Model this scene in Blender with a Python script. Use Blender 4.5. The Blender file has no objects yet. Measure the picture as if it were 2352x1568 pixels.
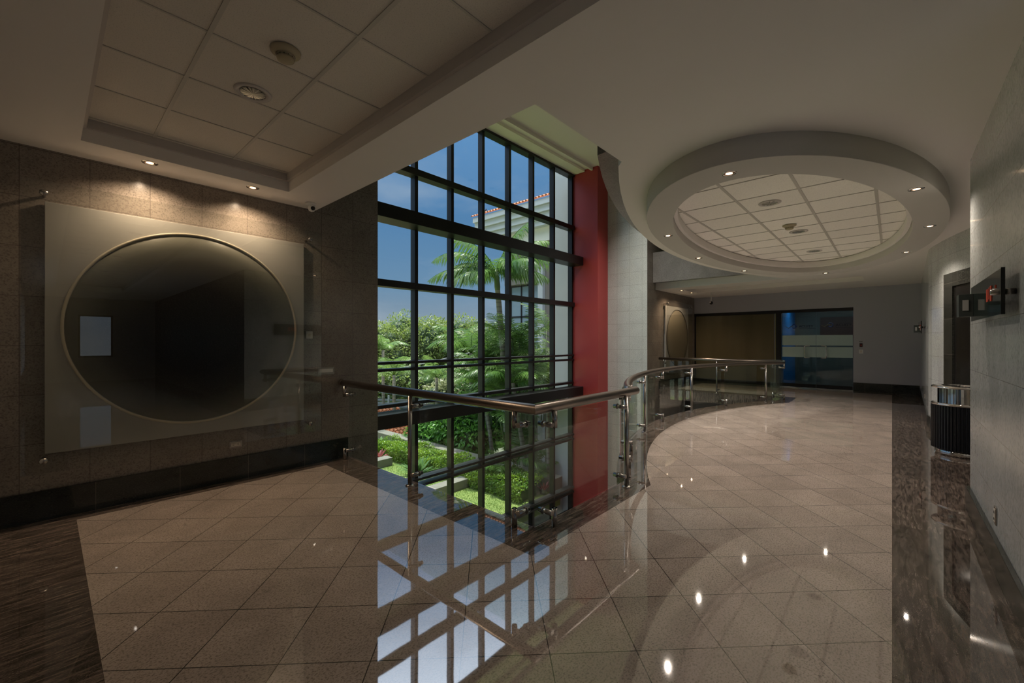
import bpy, bmesh, math, random
from mathutils import Vector, Matrix, geometry
PI = math.pi
C = bpy.context.scene.collection
scn = bpy.context.scene

# ------------------------------------------------------------------ camera, world, sun, exposure
YAW = math.radians(42.07)
FPX = 967.0
cam = bpy.data.objects.new('camera', bpy.data.cameras.new('camera'))
C.objects.link(cam)
cam.location = (0, 0, 1.5)
cam.rotation_euler = (PI/2, 0, YAW - PI/2)
cam.data.sensor_width = 36
cam.data.lens = 36*FPX/2352
cam.data.clip_start = 0.02
cam.data.clip_end = 500
scn.camera = cam
vs = scn.view_settings
vs.view_transform = 'Standard'; vs.look = 'None'; vs.gamma = 1; vs.exposure = 0.0
try: vs.use_curve_mapping = False
except Exception: pass

world = bpy.data.worlds.new('sky'); scn.world = world; world.use_nodes = True
def build_world():
    nt = world.node_tree; nt.nodes.clear(); N = nt.nodes.new; L = nt.links.new
    tc = N('ShaderNodeTexCoord'); sep = N('ShaderNodeSeparateXYZ'); L(tc.outputs['Generated'], sep.inputs[0])
    ramp = N('ShaderNodeValToRGB'); L(sep.outputs['Z'], ramp.inputs[0])
    cr = ramp.color_ramp
    stops = [(0.0, (.34, .39, .44)), (.05, (.25, .33, .42)), (.13, (.15, .28, .44)), (.28, (.095, .235, .45)),
             (.44, (.12, .29, .56)), (.54, (.75, .98, 1.35)), (.68, (2.5, 2.8, 3.3)), (1.0, (3.0, 3.2, 3.6))]
    while len(cr.elements) < len(stops): cr.elements.new(.5)
    for e, (p, c) in zip(cr.elements, stops): e.position = p; e.color = (*c, 1)
    m = N('ShaderNodeMapping'); m.inputs['Scale'].default_value = (1.6, 1.6, 5.0); L(tc.outputs['Generated'], m.inputs[0])
    no = N('ShaderNodeTexNoise'); no.inputs['Scale'].default_value = 1.7; no.inputs['Detail'].default_value = 7
    no.inputs['Roughness'].default_value = .6; L(m.outputs[0], no.inputs['Vector'])
    cl = N('ShaderNodeValToRGB'); cl.color_ramp.elements[0].position = .46; cl.color_ramp.elements[1].position = .78
    L(no.outputs['Fac'], cl.inputs[0])
    mul = N('ShaderNodeMath'); mul.operation = 'MULTIPLY'; mul.inputs[1].default_value = .55; L(cl.outputs[0], mul.inputs[0])
    mx = N('ShaderNodeMixRGB'); L(mul.outputs[0], mx.inputs['Fac']); L(ramp.outputs[0], mx.inputs['Color1'])
    mx.inputs['Color2'].default_value = (.42, .50, .60, 1)
    bg = N('ShaderNodeBackground'); L(mx.outputs[0], bg.inputs['Color']); bg.inputs['Strength'].default_value = WORLD_STRENGTH
    out = N('ShaderNodeOutputWorld'); L(bg.outputs[0], out.inputs[0])
WORLD_STRENGTH = 1.0
build_world()
sun = bpy.data.objects.new('sun', bpy.data.lights.new('sun', 'SUN')); C.objects.link(sun)
sun.data.energy = 7.5; sun.data.color = (1, .95, .86); sun.data.angle = .01
sun.rotation_euler = Vector((.12, .20, .95)).to_track_quat('Z', 'Y').to_euler()

def daylight(name, loc, aim, sx, sy, power, color=(.85, .93, 1)):
    l = bpy.data.lights.new(name, 'AREA'); l.shape = 'RECTANGLE'; l.size = sx; l.size_y = sy
    l.energy = power; l.color = color
    o = bpy.data.objects.new(name, l); C.objects.link(o); o.location = loc
    o.rotation_euler = Vector([-a for a in aim]).to_track_quat('Z', 'Y').to_euler()
    return o
# fill lamp added at an invented side window, unseen behind the camera
daylight('added_fill_lamp', (-.62, -5.0, 1.7), (1, 0, 0), 2.0, 6.0, 6)
SPOT_POWER = 104.0

# ------------------------------------------------------------------ helpers
A45 = math.sqrt(.5)
def at(px, py, t):
    """world point seen at photo pixel (px,py) at depth t metres"""
    r = (px-1176)/FPX
    dx = math.cos(YAW) + r*math.sin(YAW); dy = math.sin(YAW) - r*math.cos(YAW)
    return Vector((dx*t, dy*t, 1.5 + (785-py)/FPX*t))

def tag(o, label=None, cat=None, group=None, kind=None):
    if label: o['label'] = label
    if cat: o['category'] = cat
    if group: o['group'] = group
    if kind: o['kind'] = kind
    return o
def thing(name, label, cat, loc=(0, 0, 0), rotz=0, group=None):
    o = bpy.data.objects.new(name, None); C.objects.link(o); o.location = loc; o.rotation_euler = (0, 0, rotz)
    o.empty_display_size = .1
    return tag(o, label, cat, group)

def inside(p, lp):
    c = False; n = len(lp)
    for i in range(n):
        a, b = lp[i], lp[(i+1) % n]
        if (a[1] > p[1]) != (b[1] > p[1]) and p[0] < (b[0]-a[0])*(p[1]-a[1])/(b[1]-a[1])+a[0]: c = not c
    return c
def fill2d(loops):
    pts, edges = [], []
    for lp in loops:
        k = len(pts); pts += [Vector((p[0], p[1])) for p in lp]
        edges += [(k+i, k+(i+1) % len(lp)) for i in range(len(lp))]
    r = geometry.delaunay_2d_cdt(pts, edges, [], 0, 1e-6)
    out = []
    for f in r[2]:
        c = sum((r[0][i] for i in f), Vector((0, 0)))/len(f)
        if sum(inside(c, lp) for lp in loops) % 2 == 1: out.append(list(f))
    return r[0], out
class MB:
    def __init__(s): s.bm = bmesh.new()
    def face(s, pts, mi=0, smooth=False):
        f = s.bm.faces.new([s.bm.verts.new(p) for p in pts]); f.material_index = mi; f.smooth = smooth; return f
    def box(s, x0, x1, y0, y1, z0, z1, mi=0, bev=0):
        if x0 > x1: x0, x1 = x1, x0
        if y0 > y1: y0, y1 = y1, y0
        if z0 > z1: z0, z1 = z1, z0
        v = [s.bm.verts.new((x, y, z)) for x in (x0, x1) for y in (y0, y1) for z in (z0, z1)]
        fs = []
        for q in ((0, 1, 3, 2), (4, 6, 7, 5), (0, 4, 5, 1), (2, 3, 7, 6), (0, 2, 6, 4), (1, 5, 7, 3)):
            f = s.bm.faces.new([v[i] for i in q]); f.material_index = mi; fs.append(f)
        if bev:
            es = list({e for f in fs for e in f.edges})
            bmesh.ops.bevel(s.bm, geom=es, offset=bev, segments=2, affect='EDGES', profile=.6)
        return s
    def bar(s, a, b, w, h, mi=0, up=(0, 0, 1)):
        a = Vector(a); b = Vector(b); d = (b-a).normalized(); u = Vector(up)
        if abs(d.dot(u)) > .98: u = Vector((1, 0, 0))
        x = d.cross(u).normalized(); y = x.cross(d).normalized()
        ps = []
        for p in (a, b):
            ps.append([s.bm.verts.new(p + x*sx*w/2 + y*sy*h/2) for sx, sy in ((-1, -1), (1, -1), (1, 1), (-1, 1))])
        for i in range(4):
            s.bm.faces.new([ps[0][i], ps[0][(i+1) % 4], ps[1][(i+1) % 4], ps[1][i]]).material_index = mi
        s.bm.faces.new(ps[0][::-1]).material_index = mi; s.bm.faces.new(ps[1]).material_index = mi
        return s
    def tube(s, pts, r, seg=12, mi=0, caps=True, smooth=True, split=False):
        pts = [Vector(p) for p in pts]; n = len(pts)
        rr = r if isinstance(r, (list, tuple)) else [r]*n
        tang = []
        for i in range(n):
            if i == 0: t = pts[1]-pts[0]
            elif i == n-1: t = pts[-1]-pts[-2]
            else: t = (pts[i+1]-pts[i]).normalized() + (pts[i]-pts[i-1]).normalized()
            tang.append(t.normalized())
        ref = Vector((0, 0, 1)) if abs(tang[0].z) < .9 else Vector((1, 0, 0))
        rings = []
        x = tang[0].cross(ref).normalized()
        for i in range(n):
            t = tang[i]; x = (x - t*x.dot(t)).normalized(); y = t.cross(x)
            k = 1.0
            if 0 < i < n-1:
                c = t.dot((pts[i]-pts[i-1]).normalized()); k = 1/max(c, .5)
            ring = []
            for j in range(seg):
                a = 2*PI*j/seg
                off = x*math.cos(a)*rr[i] + y*math.sin(a)*rr[i]
                if k > 1.001:
                    bis = ((pts[i+1]-pts[i]).normalized() - (pts[i]-pts[i-1]).normalized()).normalized()
                    off = off + bis*off.dot(bis)*(k-1)
                ring.append(s.bm.verts.new(pts[i]+off))
            rings.append(ring)
        for i in range(n-1):
            A = rings[i]; B = rings[i+1]
            if split and i > 0: A = [s.bm.verts.new(v.co) for v in A]
            for j in range(seg):
                f = s.bm.faces.new([A[j], A[(j+1) % seg], B[(j+1) % seg], B[j]])
                f.smooth = smooth; f.material_index = mi
        if caps:
            s.bm.faces.new(rings[0][::-1]).material_index = mi; s.bm.faces.new(rings[-1]).material_index = mi
        return s
    def lathe(s, prof, c=(0, 0, 0), seg=32, mi=0, axis='Z', smooth=True, close=True):
        c = Vector(c); rings = []
        def P(r, a, h):
            u, v = r*math.cos(a), r*math.sin(a)
            return c + (Vector((u, v, h)) if axis == 'Z' else Vector((u, h, v)) if axis == 'Y' else Vector((h, u, v)))
        for r, h in prof: rings.append([s.bm.verts.new(P(r, 2*PI*j/seg, h)) for j in range(seg)])
        for i in range(len(rings)-1):
            for j in range(seg):
                f = s.bm.faces.new([rings[i][j], rings[i][(j+1) % seg], rings[i+1][(j+1) % seg], rings[i+1][j]])
                f.smooth = smooth; f.material_index = mi
        if close:
            for rg, pr in ((rings[0], prof[0]), (rings[-1], prof[-1])):
                if pr[0] > 1e-5: s.bm.faces.new(rg).material_index = mi
        return s
    def plate(s, loops, z0, z1, mi=0, side=None):
        """horizontal plate: first loop is the outline, the others are holes"""
        side = mi if side is None else side
        pts, tris = fill2d(loops)
        for z, flip in ((z0, True), (z1, False)):
            vs_ = [s.bm.verts.new((p[0], p[1], z)) for p in pts]
            for tri in tris:
                f = s.bm.faces.new([vs_[i] for i in tri]); f.normal_update()
                if (f.normal.z > 0) == flip: f.normal_flip()
                f.material_index = mi
        for k, lp in enumerate(loops):
            area = sum(lp[i][0]*lp[(i+1) % len(lp)][1]-lp[(i+1) % len(lp)][0]*lp[i][1] for i in range(len(lp)))
            ccw = area > 0
            if k > 0: ccw = not ccw
            for i in range(len(lp)):
                a, b = lp[i], lp[(i+1) % len(lp)]
                if not ccw: a, b = b, a
                s.face([(a[0], a[1], z0), (b[0], b[1], z0), (b[0], b[1], z1), (a[0], a[1], z1)], side)
        return s
    def wallstrip(s, pts, z0, z1, th, mi=0):
        """a strip of constant thickness following a plan polyline"""
        n = len(pts); off = []
        for i in range(n):
            a = Vector(pts[max(i-1, 0)]); b = Vector(pts[min(i+1, n-1)])
            d = (b-a).normalized(); off.append(Vector((-d.y, d.x))*th)
        lp = [tuple(p) for p in pts] + [(pts[i][0]+off[i].x, pts[i][1]+off[i].y) for i in range(n-1, -1, -1)]
        return s.plate([lp], z0, z1, mi)
    def build(s, name, mats, parent=None, recalc=True, origin=None):
        if recalc: bmesh.ops.recalc_face_normals(s.bm, faces=s.bm.faces)
        me = bpy.data.meshes.new(name)
        if origin is not None:
            bmesh.ops.translate(s.bm, verts=s.bm.verts, vec=[-c for c in origin])
        s.bm.to_mesh(me); s.bm.free()
        for m in (mats if isinstance(mats, (list, tuple)) else [mats]): me.materials.append(m)
        o = bpy.data.objects.new(name, me); C.objects.link(o)
        if origin is not None: o.location = origin
        if parent: o.parent = parent
        return o
def struct(o): o['kind'] = 'structure'; return o
def dup(root, loc, rotz=None, label=None):
    r = root.copy(); C.objects.link(r); r.location = loc
    if rotz is not None: r.rotation_euler = (0, 0, rotz)
    if label: r['label'] = label
    for ch in list(root.children):
        c = ch.copy(); C.objects.link(c); c.parent = r
        for g in ch.children:
            d = g.copy(); C.objects.link(d); d.parent = c
    return r

# ------------------------------------------------------------------ materials
class NT:
    def __init__(s, name):
        s.m = bpy.data.materials.new(name); s.m.use_nodes = True; s.t = s.m.node_tree; s.t.nodes.clear()
        s.out = s.t.nodes.new('ShaderNodeOutputMaterial')
    def n(s, ty, **k):
        o = s.t.nodes.new('ShaderNode'+ty)
        for a, v in k.items(): setattr(o, a, v)
        return o
    def put(s, sock, v):
        if hasattr(v, 'is_linked') or isinstance(v, bpy.types.NodeSocket): s.t.links.new(v, sock)
        else: sock.default_value = v
    def math(s, op, a, b=None, c=None):
        o = s.n('Math', operation=op); s.put(o.inputs[0], a)
        if b is not None: s.put(o.inputs[1], b)
        if c is not None: s.put(o.inputs[2], c)
        return o.outputs[0]
    def pos(s): return s.n('NewGeometry').outputs['Position']
    def xyz(s, v):
        o = s.n('SeparateXYZ'); s.put(o.inputs[0], v); return o.outputs
    def comb(s, x, y, z=0.0):
        o = s.n('CombineXYZ'); s.put(o.inputs[0], x); s.put(o.inputs[1], y); s.put(o.inputs[2], z); return o.outputs[0]
    def scale(s, v, k):
        o = s.n('Mapping'); s.put(o.inputs[0], v); o.inputs['Scale'].default_value = k; return o.outputs[0]
    def noise(s, v, sc, det=4, rough=.55, dist=0):
        o = s.n('TexNoise'); s.put(o.inputs['Vector'], v); o.inputs['Scale'].default_value = sc
        o.inputs['Detail'].default_value = det; o.inputs['Roughness'].default_value = rough; o.inputs['Distortion'].default_value = dist
        return o.outputs['Fac']
    def ramp(s, f, stops):
        o = s.n('ValToRGB'); s.put(o.inputs[0], f); e = o.color_ramp.elements
        while len(e) < len(stops): e.new(.5)
        for q, (p, c) in zip(e, stops):
            q.position = p; q.color = (*c, 1) if hasattr(c, '__len__') else (c, c, c, 1)
        return o.outputs[0]
    def mix(s, f, a, b, mode='MIX'):
        o = s.n('MixRGB', blend_type=mode); s.put(o.inputs[0], f)
        for i, v in ((1, a), (2, b)):
            if isinstance(v, tuple) and len(v) == 3: v = (*v, 1)
            s.put(o.inputs[i], v)
        return o.outputs[0]
    def cell(s, x, y):
        o = s.n('TexWhiteNoise'); s.put(o.inputs['Vector'], s.comb(s.math('FLOOR', x), s.math('FLOOR', y))); return o.outputs['Value']
    def joint(s, u, w):
        """1 near integer values of u"""
        f = s.math('FRACT', u); d = s.math('MINIMUM', f, s.math('SUBTRACT', 1.0, f))
        return s.math('LESS_THAN', d, w)
    def principled(s, base, rough=.5, metal=0, ior=1.45, spec=.5, bump=None, bstr=.1, bdist=.01, emit=None, estr=0, coat=0, trans=0, sub=None):
        p = s.n('BsdfPrincipled')
        s.put(p.inputs['Base Color'], (*base, 1) if isinstance(base, tuple) and len(base) == 3 else base)
        s.put(p.inputs['Roughness'], rough); s.put(p.inputs['Metallic'], metal); p.inputs['IOR'].default_value = ior
        p.inputs['Specular IOR Level'].default_value = spec
        p.inputs['Coat Weight'].default_value = coat; p.inputs['Coat Roughness'].default_value = .03
        if bump is not None:
            b = s.n('Bump'); b.inputs['Strength'].default_value = bstr; b.inputs['Distance'].default_value = bdist
            s.put(b.inputs['Height'], bump); s.t.links.new(b.outputs[0], p.inputs['Normal'])
        if emit: p.inputs['Emission Color'].default_value = (*emit, 1); p.inputs['Emission Strength'].default_value = estr
        s.t.links.new(p.outputs[0], s.out.inputs[0]); s.p = p
        return s.m

def plain(name, col, rough=.5, metal=0, **k): return NT(name).principled(col, rough, metal, **k)

def granite(name, base, dark, speck, tile=None, rot=False, phase=(0, 0), rough=.08, ior=1.5, axes='XY', jw=.004, jcol=(.05, .045, .04), vein=1.0, stretch=(1, 1, 1), tint=.12, grain=55, bmp=.02, streak=False):
    t = NT(name); P = t.pos(); x, y, z = t.xyz(P)
    v = t.scale(P, stretch)
    n1 = t.noise(v, 2.2, 6, .65, .6); n2 = t.noise(v, grain, 3, .7); n3 = t.noise(v, 9, 6, .7, 1.5)
    col = t.mix(t.ramp(n1, [(.3, 0), (.75, 1)]), dark, base)
    if streak:
        vs2 = t.scale(P, (1.0, 7.0, 1.0)); col = t.mix(t.ramp(t.noise(vs2, 5.5, 8, .72, .8), [(.42, 0), (.60, 1)]), dark, base)
    col = t.mix(t.ramp(n2, [(.36, .75), (.52, 0)]), col, speck)
    vm = t.ramp(n3, [(.60, 0), (.70, .6*vein)])
    col = t.mix(vm, col, tuple(c*.6 for c in dark))
    if tile:
        if rot:
            u = t.math('MULTIPLY', t.math('SUBTRACT', x, y), A45); w = t.math('MULTIPLY', t.math('ADD', x, y), A45)
        else:
            g = {'X': x, 'Y': y, 'Z': z}; u = g[axes[0]]; w = g[axes[1]]
            if axes[0] == 'A':
                u = t.math('ADD', x, y)
        u = t.math('DIVIDE', t.math('SUBTRACT', u, phase[0]), tile[0]); w = t.math('DIVIDE', t.math('SUBTRACT', w, phase[1]), tile[1])
        c = t.cell(u, w)
        k = t.math('ADD', 1-tint/2, t.math('MULTIPLY', c, tint))
        col = t.mix(1.0, col, t.comb(k, k, k), 'MULTIPLY')
        j = t.math('MAXIMUM', t.joint(u, jw/tile[0]/2), t.joint(w, jw/tile[1]/2))
        col = t.mix(j, col, jcol)
    wav = t.noise(P, 3.0, 2, .5)
    return t.principled(col, rough, ior=ior, bump=wav, bstr=bmp, bdist=.02)

M = {}
M['floor_beige'] = granite('beige_granite_tiles', (.52, .435, .38), (.37, .31, .268), (.16, .125, .10), tile=(.423, .423), rot=True, phase=(-.139, 2.007), grain=85, bmp=.012, rough=.025, ior=3.2, jw=.005, tint=.16, stretch=(1, 1.25, 1))
M['floor_dark'] = granite('dark_granite_border', (.155, .12, .10), (.010, .008, .007), (.19, .15, .125), tile=(.9, .9), phase=(.175, .0), rough=.02, ior=2.3, bmp=.005, streak=True, grain=90, jw=.003, vein=.8, stretch=(1.2, 4.5, 1), jcol=(.09, .07, .05), tint=.5)
M['base_dark'] = granite('dark_green_stone_base', (.030, .034, .030), (.008, .010, .009), (.05, .055, .045), tile=(.6, 9), axes='XZ', phase=(.3, -.5), rough=.08, vein=.6, stretch=(1.3, 1.3, 3), jcol=(.10, .09, .07), tint=.6)
M['base_dark_y'] = granite('dark_green_stone_base_side', (.030, .034, .030), (.008, .010, .009), (.05, .055, .045), tile=(.6, 9), axes='YZ', rough=.08, vein=.6, stretch=(1.3, 1.3, 3), jcol=(.10, .09, .07), tint=.6)
M['wall_gran'] = granite('grey_granite_wall', (.27, .235, .20), (.19, .162, .135), (.10, .082, .066), tile=(.41, .41), axes='XZ', phase=(-.145, .235), rough=.22, grain=95, jw=.004, jcol=(.09, .075, .065), tint=.12)
M['wall_gran_pale'] = granite('pale_granite_wall', (.60, .62, .61), (.50, .52, .51), (.29, .30, .30), tile=(.42, .40), axes='XZ', phase=(.2, .05), rough=.12, ior=1.6, jw=.003, jcol=(.22, .20, .175), tint=.06, stretch=(1.8, 1.8, .8))
M['pier_gran_lit'] = granite('window_lit_pier_granite', (.72, .73, .69), (.62, .63, .60), (.32, .33, .31), tile=(.42, .40), axes='YZ', phase=(.2, .05), rough=.12, ior=1.6, jw=.004, jcol=(.25, .23, .20), tint=.05)  # window light put into colour: pale copy for the lit pier face
M['portal'] = granite('black_stone_portal', (.05, .052, .046), (.018, .019, .017), (.09, .09, .08), tile=(.5, .55), axes='XZ', phase=(.1, .2), rough=.12, jcol=(.12, .11, .09), tint=.5)
M['portal_in'] = granite('black_stone_panel', (.016, .015, .014), (.006, .006, .006), (.03, .028, .024), tile=(1.2, .7), axes='XZ', rough=.18, jcol=(.03, .03, .03), tint=.2)
M['band'] = granite('grey_stone_fascia', (.30, .28, .26), (.20, .185, .17), (.12, .11, .10), rough=.3)
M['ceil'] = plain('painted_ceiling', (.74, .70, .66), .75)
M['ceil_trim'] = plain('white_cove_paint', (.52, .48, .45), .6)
M['cream'] = plain('cream_paint', (.84, .80, .70), .7)
M['red'] = NT('red_paint'); _t = M['red']; M['red'] = _t.principled(_t.mix(_t.noise(_t.pos(), 1.5, 4), (.36, .046, .044), (.42, .058, .054)), .35, bump=_t.noise(_t.pos(), 60, 2), bstr=.04)
M['grey_wall'] = plain('grey_painted_wall', (.38, .38, .41), .6)
M['frame'] = plain('dark_bronze_frame', (.010, .009, .009), .4)
M['black'] = plain('black_metal', (.006, .006, .006), .35)
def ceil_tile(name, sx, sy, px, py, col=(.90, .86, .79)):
    t = NT(name); x, y, z = t.xyz(t.pos())
    u = t.math('DIVIDE', t.math('SUBTRACT', x, px), sx); w = t.math('DIVIDE', t.math('SUBTRACT', y, py), sy)
    sp = t.ramp(t.noise(t.pos(), 130, 2, .8), [(.33, .55), (.45, 0)])
    c = t.mix(sp, col, tuple(k*.55 for k in col))
    k = t.math('ADD', .94, t.math('MULTIPLY', t.cell(u, w), .09)); c = t.mix(1, c, t.comb(k, k, k), 'MULTIPLY')
    j = t.math('MAXIMUM', t.joint(u, .008), t.joint(w, .008))
    c = t.mix(j, c, tuple(k*.25 for k in col))
    return t.principled(c, .85, bump=t.noise(t.pos(), 90, 2, .7), bstr=.25, bdist=.004)
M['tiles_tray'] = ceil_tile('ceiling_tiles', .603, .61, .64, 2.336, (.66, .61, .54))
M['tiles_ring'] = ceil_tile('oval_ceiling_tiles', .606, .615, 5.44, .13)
M['tbar'] = plain('white_grid_bar', (.50, .47, .42), .5)
def metal(name, col, rough=.25):
    t = NT(name); return t.principled(col, t.ramp(t.noise(t.pos(), 30, 3), [(.3, rough*.8), (.7, rough*1.2)]), 1.0)
M['steel'] = plain('brushed_steel', (.36, .34, .325), .24, 1.0)
M['steel_dark'] = metal('dark_steel', (.30, .27, .25), .3)
M['rail'] = plain('satin_handrail', (.25, .215, .19), .30, 1.0)
M['chrome'] = metal('polished_chrome', (.72, .70, .68), .08)
M['white'] = plain('white_plastic', (.62, .62, .60), .4)
M['white_dim'] = plain('cream_plastic', (.40, .34, .22), .5)
M['brown_dim'] = plain('ivory_plastic', (.55, .50, .42), .45)
M['dark_slot'] = plain('dark_slot', (.01, .01, .01), .6)
def thin_glass(name, tint, gloss=1.0, ior=1.5, haze=0):
    t = NT(name)
    tr = t.n('BsdfTransparent'); tr.inputs[0].default_value = (*tint, 1)
    gl = t.n('BsdfGlossy'); gl.inputs['Roughness'].default_value = .0; gl.inputs[0].default_value = (gloss, gloss, gloss, 1)
    lw = t.n('LayerWeight'); lw.inputs[0].default_value = .5; r0 = ((ior-1)/(ior+1))**2
    fr = t.math('ADD', r0, t.math('MULTIPLY', 1-r0, t.math('POWER', lw.outputs['Facing'], 5.0)))
    mx = t.n('MixShader'); t.put(mx.inputs[0], fr); t.put(mx.inputs[1], tr.outputs[0]); t.put(mx.inputs[2], gl.outputs[0])
    t.t.links.new(mx.outputs[0], t.out.inputs[0]); return t.m
M['glass'] = thin_glass('clear_glass', (.90, .945, .92))
M['glass_win'] = thin_glass('window_glass', (.97, .985, .98), ior=1.35)
M['glass_art'] = thin_glass('art_cover_glass', (.92, .93, .92), ior=1.55)
M['glass_green'] = plain('green_glass', (.022, .034, .029), .06, ior=1.5)
M['glass_door'] = thin_glass('door_glass', (.62, .74, .72))
M['glass_edge'] = plain('glass_edge', (.085, .10, .095), .2)
M['frost'] = plain('frosted_film', (.38, .50, .48), .5)
M['lamp'] = NT('lamp_glow').principled((1, .8, .55), .5, emit=(1, .66, .38), estr=5)
M['warm_ring'] = plain('warm_reflector', (.35, .18, .09), .3, .6)
M['tube_glow'] = NT('ceiling_light_glow').principled((.9, .95, 1), .5, emit=(.8, .9, 1), estr=.6)
_t = NT('can_painted_reflections'); _g = _t.n('TexCoord'); _x, _y, _z = _t.xyz(_g.outputs['Object']); _a = _t.math('ARCTAN2', _y, _x); _f = _t.noise(_t.comb(_t.math('MULTIPLY', _a, 2.2), 0.0), 2.4, 3, .7)
M['can_refl'] = _t.principled(_t.mix(_t.ramp(_f, [(.42, 0), (.56, 1)]), (.05, .05, .045), (1.0, .97, .88)), .22, .6)  # bright and dark streaks painted in place of chrome reflections

# ------------------------------------------------------------------ plan curves
def arc(cx, cy, R, x0, x1, n=28):
    return [(x0+(x1-x0)*i/n, cy+math.sqrt(R*R-(x0+(x1-x0)*i/n-cx)**2)) for i in range(n+1)]
VOID = [(2.65, 5.31), (2.65, 2.14), (4.34, 2.14)] + arc(8.3, -4.75, 8.07+.03, 4.42, 12.5) + [(13.05, 2.14), (13.05, 5.51)]
RECESS = [(5.55, -.52), (5.555, -.98), (5.9, -1.12), (6.5, -1.19), (7.1, -1.19), (7.7, -1.13), (8.2, -1.02), (8.7, -.87), (9.2, -.72), (9.7, -.60), (10.2, -.51), (10.5, -.48)]
def ell(cx, cy, a, b, n=72): return [(cx+a*math.cos(2*PI*i/n), cy+b*math.sin(2*PI*i/n)) for i in range(n)]

# ------------------------------------------------------------------ floor
OUT = [(-.4, -12), (3.0, -12), (3.0, -.52)] + RECESS + [(16.3, -.60), (20, -.6), (20, 5.5), (13.05, 5.5)] + VOID[::-1][1:-1] + [(2.65, 5.3), (-.4, 5.3)]
m = MB()
m.plate([OUT], -.30, 0.0, 0, 0)
BE = [(.175, -11.5), (2.4, -11.5), (2.4, .0), (15.9, .0), (15.9, 5.1), (13.45, 5.1), (13.45, 1.88)] + arc(8.22, -4.95, 7.9, 12.2, 4.234) + [(2.28, 1.87), (2.28, 5.09), (.175, 5.09)]
bp_, bt_ = fill2d([BE])
vv = [m.bm.verts.new((v[0], v[1], .0015)) for v in bp_]
for tri in bt_:
    f = m.bm.faces.new([vv[i] for i in tri]); f.normal_update(); f.material_index = 1
    if f.normal.z < 0: f.normal_flip()
struct(m.build('floor', [M['floor_dark'], M['floor_beige']], recalc=False))
m = MB(); m.box(-.6, 16.5, -12.2, 7.9, -4.3, -4.2); struct(m.build('floor_lower', plain('lower_hall_floor', (.28, .26, .24), .3)))

# ------------------------------------------------------------------ walls
m = MB(); m.box(-.6, 3.09, 5.3, 7.95, -4.2, 7.0); struct(m.build('wall_left', M['wall_gran']))
m = MB()
m.box(-.6, -.4, -2.0, 5.3, -4.2, 7); m.box(-.6, -.4, -8.0, -2.0, -4.2, .7); m.box(-.6, -.4, -8.0, -2.0, 2.7, 7); m.box(-.6, -.4, -12.2, -8.0, -4.2, 7)
struct(m.build('wall_back', M['wall_gran_pale']))
m = MB(); m.box(-.6, .8, -12.2, -12, -4.2, 7); m.box(1.75, 3.2, -12.2, -12, -4.2, 7); m.box(.8, 1.75, -12.2, -12, -4.2, .9); m.box(.8, 1.75, -12.2, -12, 2.5, 7)
struct(m.build('wall_corridor_end', M['grey_wall']))
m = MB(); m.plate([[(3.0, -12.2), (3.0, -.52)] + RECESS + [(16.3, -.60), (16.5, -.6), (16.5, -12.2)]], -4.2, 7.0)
o = struct(m.build('wall_right', [M['wall_gran_pale'], plain('shade_dark_corridor_face', (.02, .02, .02), .5)]))  # shade put into colour: corridor side kept black in reflections
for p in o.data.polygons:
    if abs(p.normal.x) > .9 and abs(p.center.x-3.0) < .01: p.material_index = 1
m = MB(); m.box(16.3, 16.5, -.62, .865, -.3, 3.3); m.box(16.3, 16.5, .865, 5.6, 2.53, 3.3); m.box(16.3, 16.5, -.62, 5.6, 3.3, 7.0); m.box(16.3, 16.5, -.62, 5.6, -4.2, -.3)
struct(m.build('wall_far', M['grey_wall']))
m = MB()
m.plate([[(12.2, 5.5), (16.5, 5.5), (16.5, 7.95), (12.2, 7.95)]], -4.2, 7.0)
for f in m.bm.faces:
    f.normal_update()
o = m.build('wall_pier', [M['wall_gran'], M['pier_gran_lit']])
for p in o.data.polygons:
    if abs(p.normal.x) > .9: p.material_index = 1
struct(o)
# red column
m = MB(); m.box(11.57, 12.2, 6.83, 7.95, -4.2, 7.0, bev=.008)
tag(m.build('column', M['red'], origin=(11.9, 7.4, -4.2)), 'tall red painted column between the window wall and the granite pier', 'column')

# baseboards
m = MB(); m.box(-.4, 2.65, 5.272, 5.299, .0, .25); struct(m.build('baseboard_left', M['base_dark']))
m = MB(); m.box(3.0, 5.575, -.519, -.492, .0, .2, bev=.003); struct(m.build('baseboard_right', M['base_dark']))
m = MB(); m.wallstrip(RECESS[1:] , .0, .2, .022); m.wallstrip([(10.5, -.48), (16.28, -.599)], 0, .2, .022); struct(m.build('baseboard_recess', M['base_dark']))
m = MB(); m.box(16.272, 16.299, -.57, .865, .0, .27); struct(m.build('baseboard_far', M['base_dark_y']))
m = MB(); m.box(13.05, 16.27, 5.472, 5.499, .0, .25); struct(m.build('baseboard_pier', M['base_dark']))

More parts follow.
